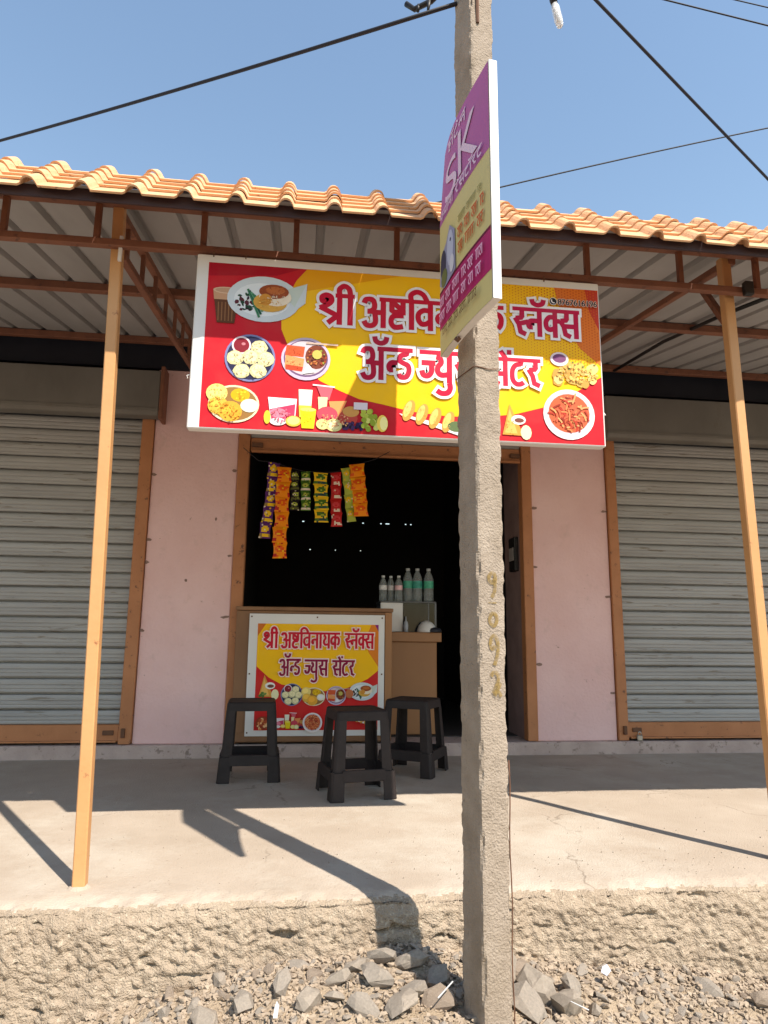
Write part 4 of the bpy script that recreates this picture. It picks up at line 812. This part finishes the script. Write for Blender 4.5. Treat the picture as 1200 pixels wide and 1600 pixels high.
strip(0.112,1.955,0.124,1.596,0.105,4,[YL,GRN,LG,srgb(40,70,70),GRN],'strip of yellow and green snack packets in the middle',5,4.725)
strip(0.218,1.965,0.236,1.572,0.082,4,[RD,PK,RD,WH,RD],'strip of red snack packets',6)
strip(0.290,2.0,0.345,1.612,0.066,4,[LG,YL,WH,LG],'slanting strip of pale yellow green snack packets',7)
strip(0.372,2.03,0.408,1.648,0.115,4,[OR,OR2,YL,OR,OR2],'strip of orange snack packets at the far right',8,4.725)
tag(MB().tube([(-0.44,4.745,2.12),(-0.33,4.745,2.03),(-0.215,4.745,2.022),(-0.10,4.745,1.985),(0.0,4.745,1.966),(0.12,4.745,1.962),(0.22,4.745,1.97),(0.30,4.745,1.998),(0.40,4.745,2.04),(0.50,4.75,2.075),(0.62,4.83,2.16)], 0.003, 6).build('hanging_string', MT['cable'], None, smooth=True), 'thin dark string looped under the doorway lintel holding the snack strips', 'string')

# ------------------------------------------------------------------ utility pole
F0 = Vector((0.505, 1.90, 0)); DL = Vector((-0.235, 0.972, 0)); DR = Vector((0.972, 0.235, 0)); LW, RW = 0.123, 0.086
po = root('utility_pole', (0.53, 1.97, -0.2), 'rough grey concrete power pole with painted numerals in front of the shop', 'pole')
m = MB(); zs = [-0.75+0.013*i for i in range(380)]; per = []
NL, NR = 12, 9
for i in range(NR): per.append((i/NR, 0.0))
for i in range(NL): per.append((1.0, i/NL))
for i in range(NR): per.append((1-i/NR, 1.0))
for i in range(NL): per.append((0.0, 1-i/NL))
for z in zs:
    for a, b in per:
        ca, cb = a-0.5, b-0.5
        p = F0 + DR*(RW*a) + DL*(LW*b)
        nrm = (DR*(1 if a == 1 else -1 if a == 0 else 0) + DL*(1 if b == 1 else -1 if b == 0 else 0))
        corner = (a in (0, 1.0)) and (b in (0, 1.0))
        d = 0.0012*fbm(p.x*60, p.y*60, z*60, 3) + 0.0022*fbm(p.x*9, p.y*9, z*6, 3)
        if corner: d -= 0.0015 + 0.008*max(0, fbm(p.x*5, a*7+b*3, z*26, 4)+0.12)
        elif min(abs(a), abs(1-a))*RW < 0.012 and b in (0, 1.0): d -= 0.0025*max(0, fbm(p.x*40, 3, z*40, 3))
        q = p + nrm*d; m.v.append((q.x, q.y, z))
k = len(per)
m.f = [(j*k+i, j*k+(i+1) % k, (j+1)*k+(i+1) % k, (j+1)*k+i) for j in range(len(zs)-1) for i in range(k)] + [tuple((len(zs)-1)*k+i for i in range(k))]
m.build('shaft', MT['pole'], po)
NRM = Vector((0.235, -0.972, 0))
paint = bpy.data.materials.new('olive_number_paint'); paint.use_nodes = True; nt = paint.node_tree; b_ = nt.nodes['Principled BSDF']
b_.inputs['Base Color'].default_value = (*srgb(136,112,62), 1); b_.inputs['Roughness'].default_value = 0.85
tr = nt.nodes.new('ShaderNodeBsdfTransparent'); mx = nt.nodes.new('ShaderNodeMixShader'); nz_ = nt.nodes.new('ShaderNodeTexNoise'); nz_.inputs['Scale'].default_value = 90; nz_.inputs['Detail'].default_value = 6
tc_ = nt.nodes.new('ShaderNodeTexCoord'); mr = nt.nodes.new('ShaderNodeMapRange'); mr.inputs['From Min'].default_value = 0.36; mr.inputs['From Max'].default_value = 0.60; mr.inputs['To Min'].default_value = 0.35; mr.inputs['To Max'].default_value = 0.85
nt.links.new(tc_.outputs['Object'], nz_.inputs['Vector']); nt.links.new(nz_.outputs['Fac'], mr.inputs['Value']); nt.links.new(mr.outputs[0], mx.inputs[0]); nt.links.new(tr.outputs[0], mx.inputs[1]); nt.links.new(b_.outputs[0], mx.inputs[2]); nt.links.new(mx.outputs[0], nt.nodes['Material Output'].inputs['Surface'])
PF = (F0 + NRM*0.0035, DR, Vector((0,0,1)), NRM)
def numeral(strokes, w=0.011):
    p_ = Print(0.0002)
    for s_ in strokes: p_.ribbon(sm(s_), w, srgb(136,112,62))
    p_.build('painted_numeral', PF, po, paint)
numeral([[(0.052,0.982),(0.044,0.972),(0.034,0.978),(0.034,0.992),(0.044,1.000),(0.053,0.992),(0.053,0.972),(0.050,0.945),(0.040,0.928)]])
numeral([[(0.030,0.914),(0.056,0.914)]], 0.004)
numeral([[(0.045,0.886),(0.055,0.876),(0.055,0.858),(0.045,0.849),(0.035,0.858),(0.035,0.876),(0.045,0.886)]])
numeral([[(0.050,0.792),(0.040,0.784),(0.034,0.798),(0.040,0.818),(0.050,0.820),(0.058,0.800),(0.057,0.770),(0.046,0.738)]])
numeral([[(0.034,0.708),(0.042,0.718),(0.054,0.716),(0.058,0.700),(0.050,0.680),(0.040,0.662)], [(0.046,0.672),(0.058,0.664),(0.066,0.652)], [(0.044,0.655),(0.056,0.674),(0.064,0.69)]])
MB().tube([F0+DR*(RW+0.001)+NRM*0.001+Vector((0.002*math.sin(i*1.3), 0, 0.48-0.06*i)) for i in range(20)], 0.0018, 6).build('earth_wire', MT['rust'], po, smooth=True)
MB().tube([F0+DR*0.026+NRM*(0.002)+Vector((0,0,2.86)), F0+DR*0.024+NRM*0.004+Vector((0,0,3.15))], 0.006, 6).build('exposed_rod', MT['rust'], po)
MB().tube([F0+NRM*0.003-DR*0.003+Vector((0,0,1.628)), F0+DR*(RW*0.5)+NRM*0.004+Vector((0,0,1.624)), F0+DR*(RW+0.003)+NRM*0.003+Vector((0,0,1.632)), F0+DR*(RW+0.003)+DL*LW+Vector((0,0,1.634)), F0-DR*0.004+DL*(LW+0.003)+Vector((0,0,1.63)), F0-DR*0.004+NRM*0.0+Vector((0,0,1.628))], 0.0016, 6).build('binding_wire', MT['rust'], po)
# ------------------------------------------------------------------ sign on the pole
SA = Vector((0.477, 1.60, 0)); SB = Vector((0.418, 2.00, 0)); SD = (SB-SA).normalized(); SNN = Vector((SD.y, -SD.x, 0))   # SNN points right (away from the seen face)
PW, PH, PZ = 0.404, 0.725, 1.695
ps = root('pole_sign', (SA.x, SA.y, PZ), 'narrow purple and yellow restaurant board fixed edgewise to the concrete pole', 'sign')
pm_ = MB(); nu, nv = 8, 12
def bend(u, v):   # the thin board bows a little at its upper far corner
    return -0.012*math.sin(math.pi*u/PW)*0.6 + 0.020*max(0, (u-0.2)/0.2)**2*max(0, (v-0.45)/0.28)
def ps_pt(u, v, d): return SA + SD*u + Vector((0,0,PZ+v)) + SNN*(bend(u, v)+d)
for d in (0.0, 0.024):
    for j in range(nv+1):
        for i in range(nu+1): pm_.v.append(tuple(ps_pt(PW*i/nu, PH*j/nv, d)))
k = nu+1; N1 = k*(nv+1)
for j in range(nv):
    for i in range(nu):
        a = j*k+i; pm_.f += [(a, a+1, a+k+1, a+k), (N1+a, N1+a+k, N1+a+k+1, N1+a+1)]
bd = [i for i in range(k)] + [j*k+nu for j in range(1, nv+1)] + [nv*k+i for i in range(nu-1, -1, -1)] + [j*k for j in range(nv-1, 0, -1)]
for q in range(len(bd)):
    a, b = bd[q], bd[(q+1) % len(bd)]; pm_.f.append((a, b, N1+b, N1+a))
pm_.build('board', MT['white'], ps)
def ps_build(p_, name, d):
    off = off_of(ps); me = bpy.data.meshes.new(name)
    me.from_pydata([tuple(ps_pt(PW-x, y, -d-z)-off) for x, y, z in p_.v], [], p_.f); at = me.color_attributes.new('Col', 'FLOAT_COLOR', 'CORNER')
    for p, c in zip(me.polygons, p_.c):
        for li in p.loop_indices: at.data[li].color = (*c, 1)
    return link_mesh(name, me, MT['print'], ps)
def grid_rect(p_, x0, y0, x1, y1, col, n1=16, n2=16, top=None):
    v = []; f = []
    for j in range(n2+1):
        for i in range(n1+1):
            x = x0+(x1-x0)*i/n1; lo = y0; hi = y1 if top is None else top(x)
            v.append((x, lo+(hi-lo)*j/n2))
    for j in range(n2):
        for i in range(n1): a = j*(n1+1)+i; f.append((a, a+1, a+n1+2, a+n1+1))
    p_.rows(v, f, col)
pr = Print(0.0004); VIO = srgb(178,100,156); BEI = srgb(206,192,132)
grid_rect(pr, 0.004, 0.0, 0.400, 0.722, BEI); grid_rect(pr, 0.004, 0.448, 0.400, 0.722, VIO, 16, 10)
grid_rect(pr, 0.004, 0.085, 0.400, 0.205, srgb(176,44,104), 16, 6); grid_rect(pr, 0.004, 0.205, 0.400, 0.214, srgb(110,24,60), 16, 1)
ps_build(pr, 'printed_face', 0.001)
pr = Print(0.00015); LIL = srgb(222,196,216)
word(pr, ['ha','o','ta','e','la'], 0.085, 0.655, 0.042, LIL, None, 0, 0.16, 0.17)
put_text(pr, 'S', 0.068, 0.180, 0.485, 0.612, LIL); put_text(pr, 'K', 0.195, 0.335, 0.500, 0.648, LIL)
word(pr, ['pha','ma','i','la','ii'], 0.018, 0.452, 0.030, LIL, None, 0, 0.17, 0.135); word(pr, ['ra','e','sa','ta','o','ra','ta'], 0.170, 0.452, 0.034, LIL, None, 0, 0.17, 0.20)
ps_build(pr, 'lettering', 0.0035)
rp = random.Random(5)
def faint_line(p_, x0, x1, y, h, col, wv=0.13):
    """print too small to read from here: rows of letter-like strokes under a headline"""
    x = x0
    while x < x1:
        L = min(rp.uniform(0.03, 0.07), x1-x)
        p_.ribbon([(x, y+h*0.93), (x+L, y+h*0.93)], h*wv, col)
        xx = x+h*0.2
        while xx < x+L:
            if rp.random() < 0.6: p_.ribbon([(xx, y), (xx, y+h*0.93)], h*wv, col)
            else: p_.ribbon(sm([(xx, y+h*0.9), (xx+h*0.12, y+h*0.6), (xx-h*0.1, y+h*0.3), (xx+h*0.12, y)]), h*wv, col)
            xx += h*0.36
        x += L+h*0.5
pr = Print(0.00008); TXT = srgb(196,96,44)
faint_line(pr, 0.185, 0.35, 0.352, 0.022, srgb(150,140,70)); faint_line(pr, 0.185, 0.37, 0.300, 0.034, TXT, 0.17); faint_line(pr, 0.190, 0.37, 0.246, 0.034, TXT, 0.17)
faint_line(pr, 0.02, 0.38, 0.150, 0.032, srgb(226,176,206), 0.15); faint_line(pr, 0.02, 0.36, 0.098, 0.032, srgb(226,176,206), 0.15); faint_line(pr, 0.06, 0.34, 0.040, 0.026, srgb(96,64,36), 0.14)
ps_build(pr, 'small_print', 0.004)['kind'] = 'stuff'
pr = Print(0.0003); pr.poly([(0.115,0.39),(0.16,0.35),(0.165,0.215),(0.06,0.205),(0.012,0.235),(0.03,0.33),(0.08,0.35)], srgb(150,150,176)); pr.ell(0.05, 0.29, 0.028, 0.05, srgb(60,60,84), 12); pr.ell(0.06, 0.24, 0.03, 0.03, srgb(110,118,70), 10); pr.ell(0.12, 0.31, 0.03, 0.06, srgb(186,190,210), 12); pr.ell(0.135, 0.25, 0.02, 0.03, srgb(206,206,216), 10); pr.ell(0.125, 0.335, 0.006, 0.006, srgb(40,40,60), 8)
ps_build(pr, 'printed_picture', 0.0045)
MB().bar(SA+SD*0.29+SNN*0.026+Vector((0,0,PZ+0.10)), F0+DL*0.05-DR*0.0+Vector((0,0,PZ+0.10)), 0.02).bar(SA+SD*0.29+SNN*0.026+Vector((0,0,PZ+0.62)), F0+DL*0.05+Vector((0,0,PZ+0.62)), 0.02).build('mount', MT['rust'], ps)
MB().tube([ps_pt(0.245, -0.004, 0.01), ps_pt(0.25, -0.012, 0.004), ps_pt(0.255, -0.004, 0.0)], 0.006, 8).build('tie_knot', MT['rust'], ps, smooth=True)

# ------------------------------------------------------------------ cables, lamp and clamp
def cable(a, b, r, sag, label, ext=(0.0, 1.0), group='overhead cables'):
    a = Vector(a); b = Vector(b); pts = []
    for i in range(25):
        t = ext[0]+(ext[1]-ext[0])*i/24; p = a.lerp(b, t); u = t
        p.z -= sag*4*u*(1-u); pts.append(p)
    return tag(MB().tube(pts, r, 6).build('overhead_cable', MT['cable'], None, smooth=True), label, 'cable', group)
cable((0.48, 1.99, 3.022), (-1.708, 3.5, 3.449), 0.0075, 0.012, 'thick black cable running from the pole down to the left over the roof', (0, 3.0))
cable((0.545, 1.96, 3.555), (2.434, 3.0, 3.266), 0.0075, 0.0, 'thick black cable crossing the upper right corner of the sky', (0, 3.0))
cable((2.857, 9, 7.58), (7.395, 9, 9.11), 0.011, -0.02, 'thin wire rising to the right behind the tiled roof', (-0.8, 2.2))
cable((3.838, 6, 7.848), (5.06, 6, 7.68), 0.009, 0.0, 'thin wire near the top of the sky right of the thick cable', (-1.5, 4))
cable((4.695, 6, 7.97), (5.085, 6, 7.925), 0.007, 0.0, 'short stretch of thin wire in the extreme top right corner', (-4, 12))
lm = root('hanging_lamp', (0.95, 2.2, 3.10), 'clear glass lamp hanging from a dark holder at the top of the sky', 'lamp')
tp = Vector((0.927, 2.2, 3.322)); bt = Vector((0.952, 2.2, 3.198)); ax = (bt-tp).normalized()
MB().tube([tp-ax*0.03, tp-ax*0.005, tp+ax*0.012], [0.013,0.015,0.013], 12).build('holder', MT['black_metal'], lm, smooth=True)
MB().tube([tp+ax*0.012, tp+ax*0.03, tp+ax*0.09, tp+ax*0.115, tp+ax*0.124], [0.011,0.0165,0.0165,0.013,0.004], 14).build('glass', MT['bulb_glass'], lm, smooth=True)
MB().tube([tp+ax*0.014, tp+ax*0.10], 0.008, 10).build('inner_tube', MT['white'], lm, smooth=True)
MB().tube([tp-ax*0.03, tp-ax*0.2, Vector((0.80, 2.12, 3.62)), Vector((0.58, 2.0, 3.60))], 0.004, 6).build('cord', MT['cable'], lm, smooth=True)
cl = root('cable_clamp', (0.40, 2.04, 3.03), 'black clamp on the cable at the top left of the pole', 'clamp')
MB().tube([(0.315,2.1,3.115),(0.345,2.09,3.085),(0.40,2.05,3.085),(0.43,2.04,3.115)], 0.010, 8).build('hook', MT['black_metal'], cl, smooth=True)
MB().tube([(0.392,2.05,3.085),(0.39,2.05,3.06),(0.387,2.053,3.036)], [0.009,0.006,0.003], 8).tube([(0.358,2.075,3.09),(0.355,2.075,3.062)], 0.006, 8).build('prong', MT['black_metal'], cl, smooth=True)

# ------------------------------------------------------------------ litter
def litter(x, y, pts, mat, label, h=0.03):
    z = gz(x, y)+h; m = MB(); n = len(pts)
    m.v = [(x+a*0.5, y+b*0.5, z+c*0.5) for a, b, c in pts] + [(x+a*0.5, y+b*0.5, z+c*0.5-0.0012) for a, b, c in pts]
    m.f = [tuple(range(n)), tuple(range(2*n-1, n-1, -1))] + [(i, (i+1) % n, n+(i+1) % n, n+i) for i in range(n)]
    return tag(m.build('litter_scrap', mat), label, 'litter', 'scraps of litter on the rubble')
WS = material('white_scrap', (0.6,0.6,0.6), 0.5)
litter(-0.03, 1.985, [(-0.012,-0.03,-0.02),(0.01,-0.03,-0.02),(0.018,0.005,0.02),(0.004,0.03,0.03),(-0.006,0.01,0.01)], WS, 'white paper scrap standing among the stones left of the pole', 0.045)
litter(0.96, 2.18, [(-0.03,-0.005,0.0),(0.0,-0.02,-0.015),(0.035,0.0,0.004),(0.02,0.02,0.03),(-0.01,0.018,0.02)], material('bluish_scrap', (0.45,0.47,0.58), 0.5), 'crumpled bluish white plastic scrap right of the pole', 0.04)
litter(0.42, 1.97, [(-0.05,-0.012,0.0),(-0.046,-0.018,0.0),(0.05,0.05,0.045),(0.046,0.056,0.045)], WS, 'thin white strip of plastic beside the pole foot', 0.055)
litter(0.79, 1.97, [(-0.04,0.03,0.01),(-0.036,0.034,0.01),(0.04,-0.03,-0.005),(0.034,-0.036,-0.005)], WS, 'thin white strip of plastic on the stones right of the pole', 0.06)
